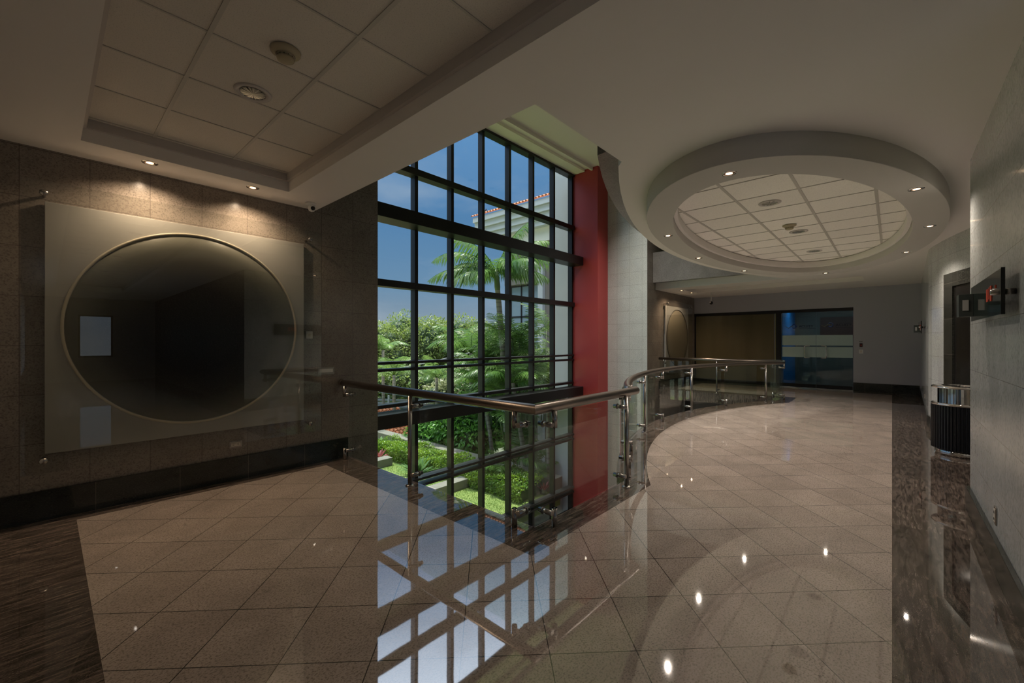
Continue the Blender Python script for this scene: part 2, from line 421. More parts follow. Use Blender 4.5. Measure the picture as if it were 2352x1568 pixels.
# ------------------------------------------------------------------ ceilings
SOFF = [(2.24, 5.31), (2.24, 1.81), (3.479, 1.81)] + arc(8.29, -7.04, 10.1, 3.56, 12.7) + [(12.8, 1.9), (12.8, 5.51)]
TRAY = [(.19, 4.85), (1.765, 4.85), (1.765, -9), (.19, -9)]
FTRAY = [(13.4, .54), (14.6, .54), (14.6, 4.85), (13.4, 4.85)]
outline = [(-.4, -12), (3.0, -12), (3.0, -.52)] + RECESS + [(16.3, -.60), (16.3, 5.5)] + SOFF[::-1][0:1]
outline = [(-.4, -12), (3.0, -12), (3.0, -.52)] + RECESS + [(16.3, -.60), (16.3, 5.499), (12.8, 5.499)] + SOFF[::-1][1:-1] + [(2.24, 5.299), (-.4, 5.299)]
RING_IN = ell(7.35, 1.06, 3.27, 1.25)
m = MB(); m.plate([outline, TRAY, RING_IN[::-1], FTRAY], 3.12, 3.32); struct(m.build('ceiling', M['ceil'], recalc=False))
# cove steps inside the near tray
m = MB()
for (x0, x1, y0, y1) in ((.19, .222, -9, 4.85), (1.735, 1.765, -9, 4.85), (.222, 1.735, 4.82, 4.85)): m.box(x0, x1, y0, y1, 3.225, 3.315)
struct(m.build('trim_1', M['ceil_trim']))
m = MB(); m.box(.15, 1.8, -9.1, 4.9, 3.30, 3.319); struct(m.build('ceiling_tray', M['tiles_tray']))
m = MB()
x = .64
for x in (.64, 1.243): m.box(x-.012, x+.012, -9, 4.82, 3.294, 3.3)
y = 2.336
k = -18
while 2.336+.61*k < 4.8:
    yy = 2.336+.61*k; m.box(.222, 1.735, yy-.007, yy+.007, 3.2945, 3.3); k += 1
struct(m.build('trim_2', M['tbar']))
# oval ring
def annulus(name, eo, ei, z0, z1, mat):
    m = MB(); n = len(eo)
    for (z, up) in ((z0, 0), (z1, 1)):
        for i in range(n):
            a, b, c, d = eo[i], eo[(i+1) % n], ei[(i+1) % n], ei[i]
            q = [(*a, z), (*b, z), (*c, z), (*d, z)]
            m.face(q if up else q[::-1])
    for lp, s in ((eo, 1), (ei, -1)):
        for i in range(n):
            a, b = lp[i], lp[(i+1) % n]
            q = [(*a, z0), (*b, z0), (*b, z1), (*a, z1)]
            m.face(q if s > 0 else q[::-1], smooth=True)
    bmesh.ops.remove_doubles(m.bm, verts=m.bm.verts, dist=1e-5)
    o = m.build(name, mat)
    for e in o.data.edges: e.use_edge_sharp = False
    md = o.modifiers.new('b', 'BEVEL'); md.width = .004; md.segments = 2; md.limit_method = 'ANGLE'; md.angle_limit = .8
    return struct(o)
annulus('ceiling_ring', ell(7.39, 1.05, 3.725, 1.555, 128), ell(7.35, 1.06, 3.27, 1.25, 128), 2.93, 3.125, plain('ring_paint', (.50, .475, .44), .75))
annulus('trim_3', ell(7.35, 1.06, 3.268, 1.248, 128), ell(7.35, 1.06, 3.22, 1.20, 128), 3.03, 3.14, M['ceil'])
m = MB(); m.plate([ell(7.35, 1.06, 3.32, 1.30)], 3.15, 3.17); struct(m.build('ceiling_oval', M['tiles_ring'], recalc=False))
m = MB()
for yb in (.13, .745, 1.36, 1.975):
    q = max(0, 1-((yb-1.06)/1.25)**2); hx = 3.25*math.sqrt(q); m.box(7.35-hx, 7.35+hx, yb-.014, yb+.014, 3.144, 3.150)
for k in range(-3, 9):
    xb = 5.44+.606*k; q = 1-((xb-7.35)/3.25)**2
    if q > 0: hy = 1.24*math.sqrt(q); m.box(xb-.007, xb+.007, 1.06-hy, 1.06+hy, 3.1445, 3.150)
struct(m.build('trim_4', M['tbar']))
m = MB(); m.box(13.3, 14.7, .5, 4.9, 3.24, 3.26); struct(m.build('ceiling_far_tray', M['ceil']))
# upper floor slab with stone fascia around the void
LEDGE = [(2.47, 5.299), (2.47, 2.03), (3.605, 2.03)] + arc(8.29, -7.04, 10.3, 3.62, 12.5, 34) + [(12.62, 2.2), (12.62, 5.499)]
out2 = [(-.4, -12), (3.0, -12), (3.0, -.52)] + RECESS + [(16.3, -.60), (16.3, 5.499)] + LEDGE[::-1] + [(-.4, 5.299)]
m = MB(); m.plate([out2], 3.321, 4.25); struct(m.build('ceiling_slab', M['band'], recalc=False))
m = MB(); m.box(-.6, 16.5, -12.2, 7.95, 7.0, 7.2); struct(m.build('ceiling_atrium', M['cream']))
m = MB(); m.box(3.09, 11.56, 7.3, 7.75, 6.93, 7.0); m.box(3.09, 11.56, 7.0, 7.06, 6.9, 7.0); struct(m.build('trim_5', M['cream']))

# ------------------------------------------------------------------ big atrium window
WX = [3.41, 4.43, 5.45, 6.47, 7.49, 8.50, 9.51, 10.53, 11.53]
win = bpy.data.objects.new('window_1', None); C.objects.link(win); win.location = (7.3, 7.8, -4.1); win['kind'] = 'structure'
def wpart(m, name, mat): return m.build(name, mat, win, origin=None)
def wadd(m, name, mat):
    bmesh.ops.translate(m.bm, verts=m.bm.verts, vec=(-7.3, -7.8, 4.1)); return m.build(name, mat, win)
for x in WX:
    m = MB(); m.box(x-.042, x+.042, 7.74, 7.90, -4.1, 7.0); wadd(m, 'mullion', M['frame'])
for z, double in ((6.93, 0), (5.19, 0), (2.70, 0), (.98, 1), (.16, 2), (-1.60, 1), (-3.32, 1), (-4.05, 2)):
    m = MB()
    if double == 0: m.box(3.09, 11.56, 7.68, 7.91, z-.07, z+.07)
    elif double == 1: m.box(3.09, 11.56, 7.70, 7.91, z+.045, z+.10); m.box(3.09, 11.56, 7.70, 7.91, z-.10, z-.045)
    else: m.box(3.09, 11.56, 7.72, 7.91, z-.035, z+.035)
    wadd(m, 'transom', M['frame'])
for z0, z1 in ((3.94, 4.21), (-.22, .055)):
    m = MB(); m.box(3.09, 11.62, 7.36, 7.80, z0, z1, bev=.006); wadd(m, 'box_beam', M['frame'])
m = MB(); m.box(3.09, 11.56, 7.815, 7.825, -4.1, 7.0); wadd(m, 'glass', M['glass_win'])
m = MB(); m.box(3.09, 11.56, 7.5, 7.95, -4.2, -4.09); struct(m.build('trim_6', plain('pale_sill', (.4, .4, .38), .5)))
# end window reflected in the artwork, and a side window added for fill
for nm, (x0, x1, y0, y1, z0, z1, ax) in {'window_2': (.8, 1.75, -12.1, -12.05, .9, 2.5, 0), 'added_fill_window': (-.55, -.5, -8, -2, .7, 2.7, 1)}.items():
    m = MB()
    if ax == 0:
        for x in (x0+.03, x1-.03): m.box(x-.03, x+.03, y0, y1, z0, z1)
        for z in (z0+.03, z1-.03): m.box(x0, x1, y0, y1, z-.03, z+.03)
    else:
        for i in range(7): y = y0+.03+(y1-y0-.06)*i/6; m.box(x0, x1, y-.03, y+.03, z0, z1)
        for z in (z0+.03, z1-.03): m.box(x0, x1, y0, y1, z-.03, z+.03)
    struct(m.build(nm, M['frame']))

exec_parts = True
# ------------------------------------------------------------------ balustrade around the void
def S(v): return Vector(v)
glassline_arc = arc(8.3, -4.75, 8.05, 4.42, 12.5, 40)
RZ = .966
bal = thing('glass_balustrade', 'long glass balustrade with a steel handrail following the edge of the atrium void', 'balustrade', (2.6, 2.1, 0))
BO = Vector((2.6, 2.1, 0))
def badd(m, name, mat, parent=None, lab=None):
    bmesh.ops.translate(m.bm, verts=m.bm.verts, vec=-BO); o = m.build(name, mat, parent or bal)
    if lab: o['label'] = lab
    return o
railarc = arc(8.3, -4.75, 7.98, 4.36, 12.48, 44)
m = MB(); m.tube([(2.57, 5.255, RZ), (2.57, 2.08, RZ), (4.33, 2.08, RZ)], .043, 20, split=True)
m.tube([(2.57, 5.262, RZ), (2.57, 5.235, RZ)], .05, 20)
badd(m, 'handrail', M['rail'])
m = MB(); m.tube([(4.30, 2.10, RZ)] + [(x, y, RZ) for x, y in railarc] + [(12.98, 2.12, RZ)], .043, 16); badd(m, 'handrail', M['rail'])
m = MB(); m.tube([(12.98, 2.08, RZ), (12.98, 5.46, RZ)], .043, 16); badd(m, 'handrail', M['rail'])
def clampbits(m, p, n, z, r=.017, side=None):
    """standoff: short stem off the post and a crossways cylinder gripping the glass"""
    p = Vector((p[0], p[1], 0)); n = Vector((n[0], n[1], 0)).normalized(); tdir = Vector((-n.y, n.x, 0))
    q = Vector((0, 0, z))
    sg = side or 1
    m.tube([p+q, p+q+tdir*sg*.055], r*.95, 12)
    c = p + q + tdir*sg*.055
    m.tube([c - n*.02, c + n*.115], r*1.25, 14)
    m.tube([c + n*.072, c + n*.082], r*1.7, 14)
def post(p, n, full, side=1):
    if full:
        m = MB(); m.tube([(p[0], p[1], .001), (p[0], p[1], RZ-.03)], .0235, 16); m.lathe([(.045, 0), (.045, .008), (.03, .014), (.0235, .016)], (p[0], p[1], 0), 20)
        o = badd(m, 'post', M['steel'])
        for z in (.12, .83):
            m = MB(); clampbits(m, p, n, z, side=side); badd(m, 'glass_clamp', M['steel'], o)
    else:
        for z0, z1, zc in ((0, .15, .125), (.80, RZ-.03, .83)):
            m = MB(); m.tube([(p[0], p[1], z0), (p[0], p[1], z1)], .0235, 16); m.lathe([(.010, z1+.0 if z0 == 0 else z0), (.0235, (z1 if z0 == 0 else z0))], (p[0], p[1], 0), 16, close=False)
            o = badd(m, 'stub_post', M['steel'])
            m = MB(); clampbits(m, p, n, zc, side=side); badd(m, 'glass_clamp', M['steel'], o)
def arcpt(X, inset):
    y = -4.75+math.sqrt(8.05**2-(X-8.3)**2); n = Vector((X-8.3, y+4.75)).normalized()
    return (X-n.x*inset, y-n.y*inset), n
# near run along X = 2.65
post((2.545, 3.73), (1, 0), True, -1); post((2.545, 2.27), (1, 0), False, -1); post((2.545, 5.16), (1, 0), False, -1)
post((2.77, 2.035), (0, 1), False, 1); post((4.02, 2.035), (0, 1), True, 1)
for X, full in ((4.62, False), (5.35, False), (6.62, True), (7.75, False), (9.2, True), (10.65, False), (12.0, True)):
    p, n = arcpt(X, .09); post(p, n, full)
post((12.72, 2.06), (0, 1), False)
post((12.96, 3.75), (-1, 0), True); post((12.96, 2.35), (-1, 0), False); post((12.96, 5.3), (-1, 0), False)
def glasspanel(pts, z0=.015, z1=.90, th=.010):
    m = MB(); m.wallstrip(pts, z0, z1, th)
    badd(m, 'glass_panel', M['glass'])
glasspanel([(2.643, 5.25), (2.643, 3.69)]); glasspanel([(2.643, 3.67), (2.643, 2.142)])
glasspanel([(2.650, 2.130), (4.04, 2.130)])
ga = arc(8.3, -4.75, 8.05, 4.30, 12.5, 60)
def sub(x0, x1): return [p for p in ga if x0 <= p[0] <= x1]
for x0, x1 in ((4.1, 5.3), (5.4, 6.6), (6.65, 7.7), (7.8, 9.15), (9.25, 10.6), (10.7, 11.95), (12.05, 12.6)):
    q = sub(x0, x1)
    if len(q) > 1: glasspanel(q)
glasspanel([(12.55, 2.125), (13.03, 2.125)])
glasspanel([(13.035, 2.16), (13.035, 3.72)]); glasspanel([(13.035, 3.76), (13.035, 5.45)])

# ------------------------------------------------------------------ recessed downlights
def make_spot(label, loc, group, power, warm=(1, .86, .72)):
    t = thing('recessed_spotlight', label, 'ceiling light', loc, 0, group)
    m = MB(); m.lathe([(.036, .0), (.040, -.004), (.056, -.004), (.060, 0.0)], (0, 0, 0), 28, close=False); m.build('trim_ring', M['chrome'], t)
    m = MB(); m.lathe([(.0, -.003), (.024, -.0027), (.028, -.001)], (0, 0, 0), 24, close=False); m.build('bulb', M['lamp'], t)
    m = MB(); m.lathe([(.028, -.001), (.038, -.002)], (0, 0, 0), 24, close=False); m.build('inner_ring', M['warm_ring'], t)
    add_lamp(loc, power, warm)
    return t
def add_lamp(loc, power, warm=(1, .86, .72), cone=150):
    l = bpy.data.lights.new('spot_lamp', 'SPOT'); l.energy = power; l.color = warm; l.spot_size = math.radians(cone); l.spot_blend = 1.0; l.shadow_soft_size = .02
    o = bpy.data.objects.new('spot_lamp', l); C.objects.link(o); o.location = (loc[0], loc[1], loc[2]-.03)
RS = [((3.90, 1.03), 'nearest the viewer, at its near left end'), ((5.48, -.17), 'first on the right rim'), ((7.35, -.35), 'second on the right rim, beside the curved wall'),
      ((9.23, -.17), 'third on the right rim, toward the far wall'), ((10.93, 1.03), 'faintest one, at the far tip'), ((9.48, 2.22), 'third on the left rim, above the far cove'),
      ((7.5, 2.46), 'second on the left rim, before the grey stone band'), ((5.64, 2.25), 'first on the left rim, near the granite pier')]
sp0 = make_spot('spotlight in the oval ring, '+RS[0][1], (*RS[0][0], 2.93), 'spotlights in the oval ceiling ring', SPOT_POWER*.42)
for (p, lb) in RS[1:]:
    dup(sp0, (*p, 2.93), 0, 'spotlight in the oval ring, '+lb); add_lamp((*p, 2.93), SPOT_POWER*(.62 if p[1] < -.1 else 1.2))
for p, lb in (((.634, 5.0), 'left one of the two warm spotlights above the round artwork'), ((1.463, 5.0), 'right one of the two warm spotlights above the round artwork'),
              ((13.56, 4.97), 'left small spotlight in the distant ceiling above the far artwork'), ((14.4, 4.95), 'right small spotlight in the distant ceiling above the far artwork')):
    o = dup(sp0, (*p, 3.12), 0, lb); o['group'] = 'spotlights above the artworks'; add_lamp((*p, 3.12), SPOT_POWER*.7, (1, .74, .50))
def make_can(label, loc, group, r=.095):
    t = thing('recessed_downlight', label, 'ceiling light', loc, 0, group)
    m = MB(); m.lathe([(r*.86, .004), (r, -.006), (r*1.22, -.005), (r*1.26, .004)], (0, 0, 0), 40, close=False); m.build('trim_ring', M['ceil_trim'], t)
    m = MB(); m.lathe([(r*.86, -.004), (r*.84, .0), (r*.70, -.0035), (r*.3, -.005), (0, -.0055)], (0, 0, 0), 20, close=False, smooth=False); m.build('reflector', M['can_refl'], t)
    return t
def make_can2(label, loc, group, r=.095):
    # open reflector bowl that reaches up through the tile
    t = thing('recessed_downlight', label, 'ceiling light', loc, 0, group)
    m = MB(); m.lathe([(r*.9, .002), (r, -.006), (r*1.2, -.005), (r*1.25, .002)], (0, 0, 0), 40, close=False); m.build('trim_ring', M['ceil_trim'], t)
    m = MB(); seg = 30; prof = [(.93, -.002), (.90, .02), (.80, .06), (.62, .085), (.0, .10)]
    rings = []
    for q, h in prof:
        rings.append([m.bm.verts.new(((r*q+(.003 if j % 2 else -.003)*(q > .1))*math.cos(2*PI*j/seg), (r*q+(.003 if j % 2 else -.003)*(q > .1))*math.sin(2*PI*j/seg), h)) for j in range(seg)])
    for i in range(len(prof)-1):
        for j in range(seg): m.bm.faces.new([rings[i][j], rings[i][(j+1) % seg], rings[i+1][(j+1) % seg], rings[i+1][j]])
    m.build('reflector', M['can_refl'], t, recalc=False)
    return t
def tile_hole(objname, cx, cy, r):
    pass
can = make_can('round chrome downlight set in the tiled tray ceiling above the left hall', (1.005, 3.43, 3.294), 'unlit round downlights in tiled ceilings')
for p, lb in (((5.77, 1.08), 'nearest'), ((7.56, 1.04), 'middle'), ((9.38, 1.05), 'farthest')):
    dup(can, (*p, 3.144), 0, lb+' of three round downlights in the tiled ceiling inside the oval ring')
def make_smoke(label, loc):
    t = thing('smoke_detector', label, 'smoke detector', loc)
    m = MB(); m.lathe([(.085, 0), (.083, -.012), (.070, -.020), (.058, -.024), (.055, -.03)], (0, 0, 0), 36, close=False); m.build('base', M['white_dim'], t)
    m = MB(); m.lathe([(.050, -.024), (.050, -.036), (.046, -.036), (.046, -.044), (.052, -.044), (.048, -.056), (.030, -.064), (0, -.066)], (0, 0, 0), 36, close=False); m.build('sensor_head', M['white_dim'], t)
    m = MB()
    for k in range(12):
        a = 2*PI*k/12; m.box(.0465*math.cos(a)-.002, .0465*math.cos(a)+.002, .0465*math.sin(a)-.002, .0465*math.sin(a)+.002, -.045, -.035)
    m.build('vent_rib', M['dark_slot'], t)
    return t
sm = make_smoke('round cream smoke detector in the tiled tray ceiling at upper left', (.995, 2.785, 3.295))
dup(sm, (7.06, 1.08, 3.144), 0, 'small smoke detector between downlights inside the oval ring ceiling')

# ------------------------------------------------------------------ artworks
def art_material(name, warm):
    t = NT(name); tc = t.n('TexCoord'); x, y, z = t.xyz(tc.outputs['Object'])
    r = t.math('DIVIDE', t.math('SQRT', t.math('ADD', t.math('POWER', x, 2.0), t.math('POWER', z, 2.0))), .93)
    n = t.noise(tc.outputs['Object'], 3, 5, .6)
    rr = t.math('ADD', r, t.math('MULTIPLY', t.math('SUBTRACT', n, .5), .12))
    c = t.ramp(rr, [(0.0, (.010, .010, .009)), (.45, (.014, .012, .010)), (.72, (.045, .042, .034)), (1.0, (.16, .155, .125))]) if not warm else t.ramp(rr, [(0, (.20, .17, .12)), (1, (.27, .23, .17))])  # dark centre: the painting's own gradient plus a dark reflection put into colour
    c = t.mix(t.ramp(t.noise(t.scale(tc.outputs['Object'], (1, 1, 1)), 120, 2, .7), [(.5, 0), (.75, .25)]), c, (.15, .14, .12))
    return t.principled(c, .35, spec=.3)
M['board'] = NT('cream_board'); _t = M['board']; M['board'] = _t.principled(_t.mix(_t.noise(_t.pos(), 2, 3), (.36, .345, .32), (.41, .39, .36)), .45)
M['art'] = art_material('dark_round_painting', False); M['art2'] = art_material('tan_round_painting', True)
M['ring_cream'] = plain('cream_ring', (.52, .46, .36), .4)
M['ring_dark'] = plain('bronze_ring', (.05, .04, .03), .4)
def artwork(x0, x1, yw, label, mat, ringmat, ringr, shift=0):
    zc = 1.63; cx = (x0+x1)/2
    t = thing('wall_artwork', label, 'artwork', (cx, yw, zc))
    m = MB(); m.box(x0-cx, x1-cx, -.055, -.015, .56-zc, 2.67-zc, bev=.004); m.build('board', M['board'], t)
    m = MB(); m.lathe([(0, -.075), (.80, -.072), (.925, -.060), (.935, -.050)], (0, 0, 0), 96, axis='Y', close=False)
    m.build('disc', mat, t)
    m = MB(); m.tube([(.945*math.cos(a), -.062, .945*math.sin(a)) for a in [2*PI*i/96 for i in range(97)]], ringr, 10, caps=False); m.build('rim', ringmat, t)
    m = MB(); m.box(x0-.13-cx, x1+.17-cx, -.146, -.138, .42-zc, 2.82-zc); m.build('cover_glass', M['glass_art'], t)
    for (sx, sz) in ((x0-.005-cx, 2.72-zc), (x0-.005-cx, .52-zc), (x1+.04-cx, 2.72-zc), (x1+.04-cx, .52-zc)):
        m = MB(); m.lathe([(.012, .0), (.012, -.14)], (sx, 0, sz), 16, axis='Y'); m.lathe([(.0, -.162), (.024, -.160), (.026, -.148), (.026, -.138)], (sx, 0, sz), 20, axis='Y', close=False); m.build('standoff', M['steel'], t)
    return t
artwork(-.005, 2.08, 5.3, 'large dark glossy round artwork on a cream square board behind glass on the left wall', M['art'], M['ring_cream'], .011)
artwork(13.45, 15.5, 5.5, 'distant tan round artwork with a thin dark rim on the far left wall', M['art2'], M['ring_dark'], .012)

# ------------------------------------------------------------------ small wall items
t = thing('wall_plaque', 'small pale name plaque on the granite wall just right of the glass cover', 'plaque', (2.37, 5.3, 1.13))
m = MB(); m.box(-.105, .105, -.006, 0, -.045, .045, bev=.002); m.build('plate', plain('clear_plate', (.30, .30, .28), .15), t)
m = MB(); m.box(-.085, .085, -.008, -.006, -.018, .025); m.build('card', M['white'], t)
t = thing('thermostat', 'small white square thermostat on the wall at the right edge of the round artwork', 'thermostat', (2.16, 5.3, 1.58))
m = MB(); m.box(-.04, .04, -.018, 0, -.045, .045, bev=.004); m.build('plate', M['white'], t)
m = MB(); m.box(-.012, .012, -.022, -.018, -.018, .015); m.build('button', M['brown_dim'], t)
def outlet(label, loc, rotz):
    t = thing('power_outlet', label, 'outlet', loc, rotz)
    m = MB(); m.box(-.060, .060, -.007, 0, -.037, .037, bev=.003); m.build('cover_plate', M['steel'], t)
    m = MB(); m.box(-.045, .045, -.010, -.007, -.022, .022, bev=.002); o = m.build('socket', M['brown_dim'], t)
    for sx in (-.022, .022):
        for dz in (-.007, .007):
            m = MB(); m.box(sx-.008, sx+.008, -.0115, -.0095, dz-.0015, dz+.0015); m.build('slot', M['dark_slot'], o)
    return t
outlet('steel framed wall outlet under the round artwork above the dark base', (1.385, 5.3, .385), 0)
o = outlet('small upright outlet low on the pale granite wall at right', (4.28, -.52, .33), PI); o.rotation_euler = (0, PI/2, PI)
o = outlet('tiny outlet low on the narrow wall strip beside the litter bin corner', (12.6, -.524, .33), PI); o.rotation_euler = (0, PI/2, PI)
t = thing('security_camera', 'small white dome camera under the ceiling in the corner above the artwork', 'security camera', (2.08, 5.06, 3.12))
m = MB(); m.lathe([(.0, 0), (.055, 0), (.055, -.018), (.04, -.03), (0, -.03)], (0, 0, 0), 28, close=False); m.build('mount', M['white'], t)
m = MB(); m.lathe([(.0, .042), (.03, .03), (.042, 0), (.03, -.03), (0, -.042)], (.01, -.01, -.06), 24, close=False); hd = m.build('camera_head', M['white'], t)
m = MB(); m.lathe([(0, -.048), (.022, -.044), (.024, -.030)], (.01, -.01, -.066), 20, axis='Y', close=False); m.build('lens', M['black'], hd)
t = thing('security_camera', 'dark camera hanging on a thin white stem from the far ceiling', 'security camera', (14.75, 4.44, 3.12))
m = MB(); m.tube([(0, 0, 0.005), (0, 0, -.30)], .012, 10); m.build('stem', M['white'], t)
m = MB(); m.lathe([(0, -.29), (.04, -.30), (.055, -.34), (.04, -.385), (0, -.40)], (0, 0, 0), 20, close=False); m.build('camera_head', M['frame'], t)
t = thing('card_reader', 'small dark red card reader beside the glass doors on the grey wall', 'card reader', (16.3, .685, 1.39))
m = MB(); m.box(-.025, 0, -.035, .035, -.055, .055, bev=.005); m.build('body', plain('dark_red_plastic', (.03, .008, .007), .3), t)
m = MB(); m.box(-.028, -.024, -.012, .012, -.012, .012); m.build('indicator', plain('red_indicator', (.45, .04, .03), .3), t)
t = thing('light_switch', 'white switch plate below the card reader on the grey wall', 'switch', (16.3, .685, 1.20))
m = MB(); m.box(-.012, 0, -.05, .05, -.06, .06, bev=.003); m.build('cover_plate', M['white'], t)
m = MB(); m.box(-.017, -.012, -.018, .018, -.03, .03, bev=.002); m.build('rocker', M['brown_dim'], t)
for z, dz in ((1.52, 0),):
    m = MB(); m.box(-.006, 0, -.04, .04, -.012, .012); tag(m.build('sticker', plain('grey_sticker', (.2, .2, .2), .5), origin=None), 'tiny grey sticker above the card reader on the grey wall', 'sticker').location = (16.3, .69, 1.50)
# glass signs on the right hand wall
def glass_sign(loc, label, rotz=0):
    t = thing('glass_wall_sign', label, 'sign', loc, rotz)
    m = MB(); m.box(.0, 1.22, .052, .064, -.13, .13, bev=.001); m.build('glass_plate', M['glass_green'], t)
    m = MB(); m.box(-.004, .002, .050, .066, -.132, .132); m.build('dark_edge', M['black'], t)
    for x in (.07, 1.15):
        m = MB(); m.lathe([(.018, 0), (.018, .052)], (x, 0, .0), 20, axis='Y'); m.lathe([(.018, .064), (.018, .098), (.0, .099)], (x, 0, 0), 20, axis='Y', close=False); m.build('standoff', M['steel'], t)
    lg = plain('orange_red_mark', (.55, .055, .02), .5)
    for i, (x0, w, z0, z1) in enumerate(((.30, .05, -.035, .06), (.37, .03, -.02, .055), (.42, .07, -.03, .05), (.16, .02, .03, .05))):
        m = MB(); m.box(x0, x0+w, .0645, .067, z0, z1); m.build('red_emblem', lg, t)
    m = MB(); m.box(1.10, 1.24, .064, .14, -.095, .075, bev=.002); b = m.build('sign_box', M['glass_edge'], t)
    m = MB(); m.box(1.092, 1.10, .088, .12, -.05, .03); m.build('label_card', M['white'], b)
    return t
glass_sign((3.60, -.52, 1.785), 'green glass sign plate standing off the near right granite wall on steel pins')
glass_sign((12.25, -.5125, 1.80), 'distant small glass sign seen edge on where the corridor wall meets the grey wall')

# litter bin
def bin_():
    R0 = .30; c = (8.12, -.70)
    t = thing('litter_bin', 'black ribbed round litter bin with polished steel top behind the right wall corner', 'bin', (*c, 0))
    m = MB(); n = 56
    ring = []
    for z in (.085, .655):
        ring.append([m.bm.verts.new(((R0+(.007 if j % 4 < 2 else -.007))*math.cos(2*PI*j/(n*4)), (R0+(.007 if j % 4 < 2 else -.007))*math.sin(2*PI*j/(n*4)), z)) for j in range(n*4)])
    for j in range(n*4): m.bm.faces.new([ring[0][j], ring[0][(j+1) % (n*4)], ring[1][(j+1) % (n*4)], ring[1][j]])
    m.bm.faces.new(ring[0][::-1]); m.bm.faces.new(ring[1])
    m.build('ribbed_body', plain('black_ribs', (.006, .007, .010), .32), t)
    m = MB(); m.lathe([(R0-.03, 0), (R0-.03, .085)], (0, 0, 0), 56); m.build('base_band', M['chrome'], t)
    m = MB(); m.lathe([(R0-.012, .655), (R0+.004, .66), (R0+.004, .685), (R0-.02, .69)], (0, 0, 0), 56); m.build('collar', M['chrome'], t)
    m = MB(); seg = 40; a0 = math.radians(30); a1 = math.radians(360-60)
    # upper cylinder with an open mouth toward the hall
    pts = [math.radians(192) + math.radians(240)*i/seg for i in range(seg+1)]
    Ri = R0-.05
    for i in range(seg):
        a, b = pts[i], pts[i+1]
        m.face([(Ri*math.cos(a), Ri*math.sin(a), .69), (Ri*math.cos(b), Ri*math.sin(b), .69), (Ri*math.cos(b), Ri*math.sin(b), .885), (Ri*math.cos(a), Ri*math.sin(a), .885)], smooth=True)
    m.build('steel_hood', M['chrome'], t)
    m = MB(); m.lathe([(R0-.16, .885), (R0+.002, .885), (R0+.006, .905), (R0-.02, .915), (R0-.15, .915), (R0-.16, .905), (R0-.16, .885)], (0, 0, 0), 56, close=False); m.build('lid_ring', M['chrome'], t)
bin_()

# elevator style stone portal in the curved recess
def interp(x):
    for (a, b) in zip(RECESS[1:], RECESS[2:]):
        if a[0] <= x <= b[0]: k = (x-a[0])/(b[0]-a[0]); return a[1]+k*(b[1]-a[1])
    return -.5
def along(x0, x1, off, n=12): return [(x0+(x1-x0)*i/n, interp(x0+(x1-x0)*i/n)+off) for i in range(n+1)]
door2 = bpy.data.objects.new('door_2', None); C.objects.link(door2); door2.location = (8.3, -.9, 0); door2['kind'] = 'structure'
def dadd(m, name, mat, root, o):
    bmesh.ops.translate(m.bm, verts=m.bm.verts, vec=[-c for c in o]); return m.build(name, mat, root)
m = MB(); m.wallstrip(along(9.25, 9.55, .0, 2), 0, 2.55, .03); dadd(m, 'surround', M['portal'], door2, door2.location)
m = MB(); m.wallstrip(along(6.9, 9.25, .0), 2.34, 2.55, .03); dadd(m, 'surround', M['portal'], door2, door2.location)
m = MB(); m.wallstrip(along(6.9, 7.15, .0, 2), 0, 2.34, .03); dadd(m, 'surround', M['portal'], door2, door2.location)
m = MB(); m.wallstrip(along(7.15, 9.25, .0), 0, 2.34, .008); dadd(m, 'dark_panel', M['portal_in'], door2, door2.location)

# far glazing and glass doors
o3 = (16.3, 4.1, 0)
w4 = bpy.data.objects.new('window_4', None); C.objects.link(w4); w4.location = o3; w4['kind'] = 'structure'
def w4add(m, name, mat): return dadd(m, name, mat, w4, o3)
t_ = NT('smoked_olive_glass'); yy_ = t_.xyz(t_.pos())[1]
smoked = t_.principled(t_.mix(t_.noise(t_.scale(t_.pos(), (1, 1.2, .15)), 1.4, 2), (.07, .06, .033), (.14, .12, .07)), .12, spec=.6)
m = MB(); m.box(16.34, 16.36, 2.92, 5.45, .14, 2.43); w4add(m, 'smoked_pane', smoked)
m = MB(); m.box(16.29, 16.40, 2.70, 5.5, 2.43, 2.53); m.box(16.29, 16.40, 2.70, 5.5, 0, .14); m.box(16.29, 16.40, 2.72, 2.87, .14, 2.43); m.box(16.31, 16.40, 5.45, 5.5, .14, 2.43); w4add(m, 'frame', M['black'])
m = MB(); m.box(16.325, 16.345, 2.875, 2.915, .14, 2.43); w4add(m, 'edge_strip', plain('olive_edge', (.16, .15, .07), .5))
d1 = bpy.data.objects.new('door_1', None); C.objects.link(d1); d1.location = (16.3, 1.8, 0); d1['kind'] = 'structure'
def d1add(m, name, mat, par=None): return dadd(m, name, mat, par or d1, (16.3, 1.8, 0))
m = MB(); m.box(16.29, 16.42, .865, 2.72, 2.44, 2.53); d1add(m, 'header', M['black'])
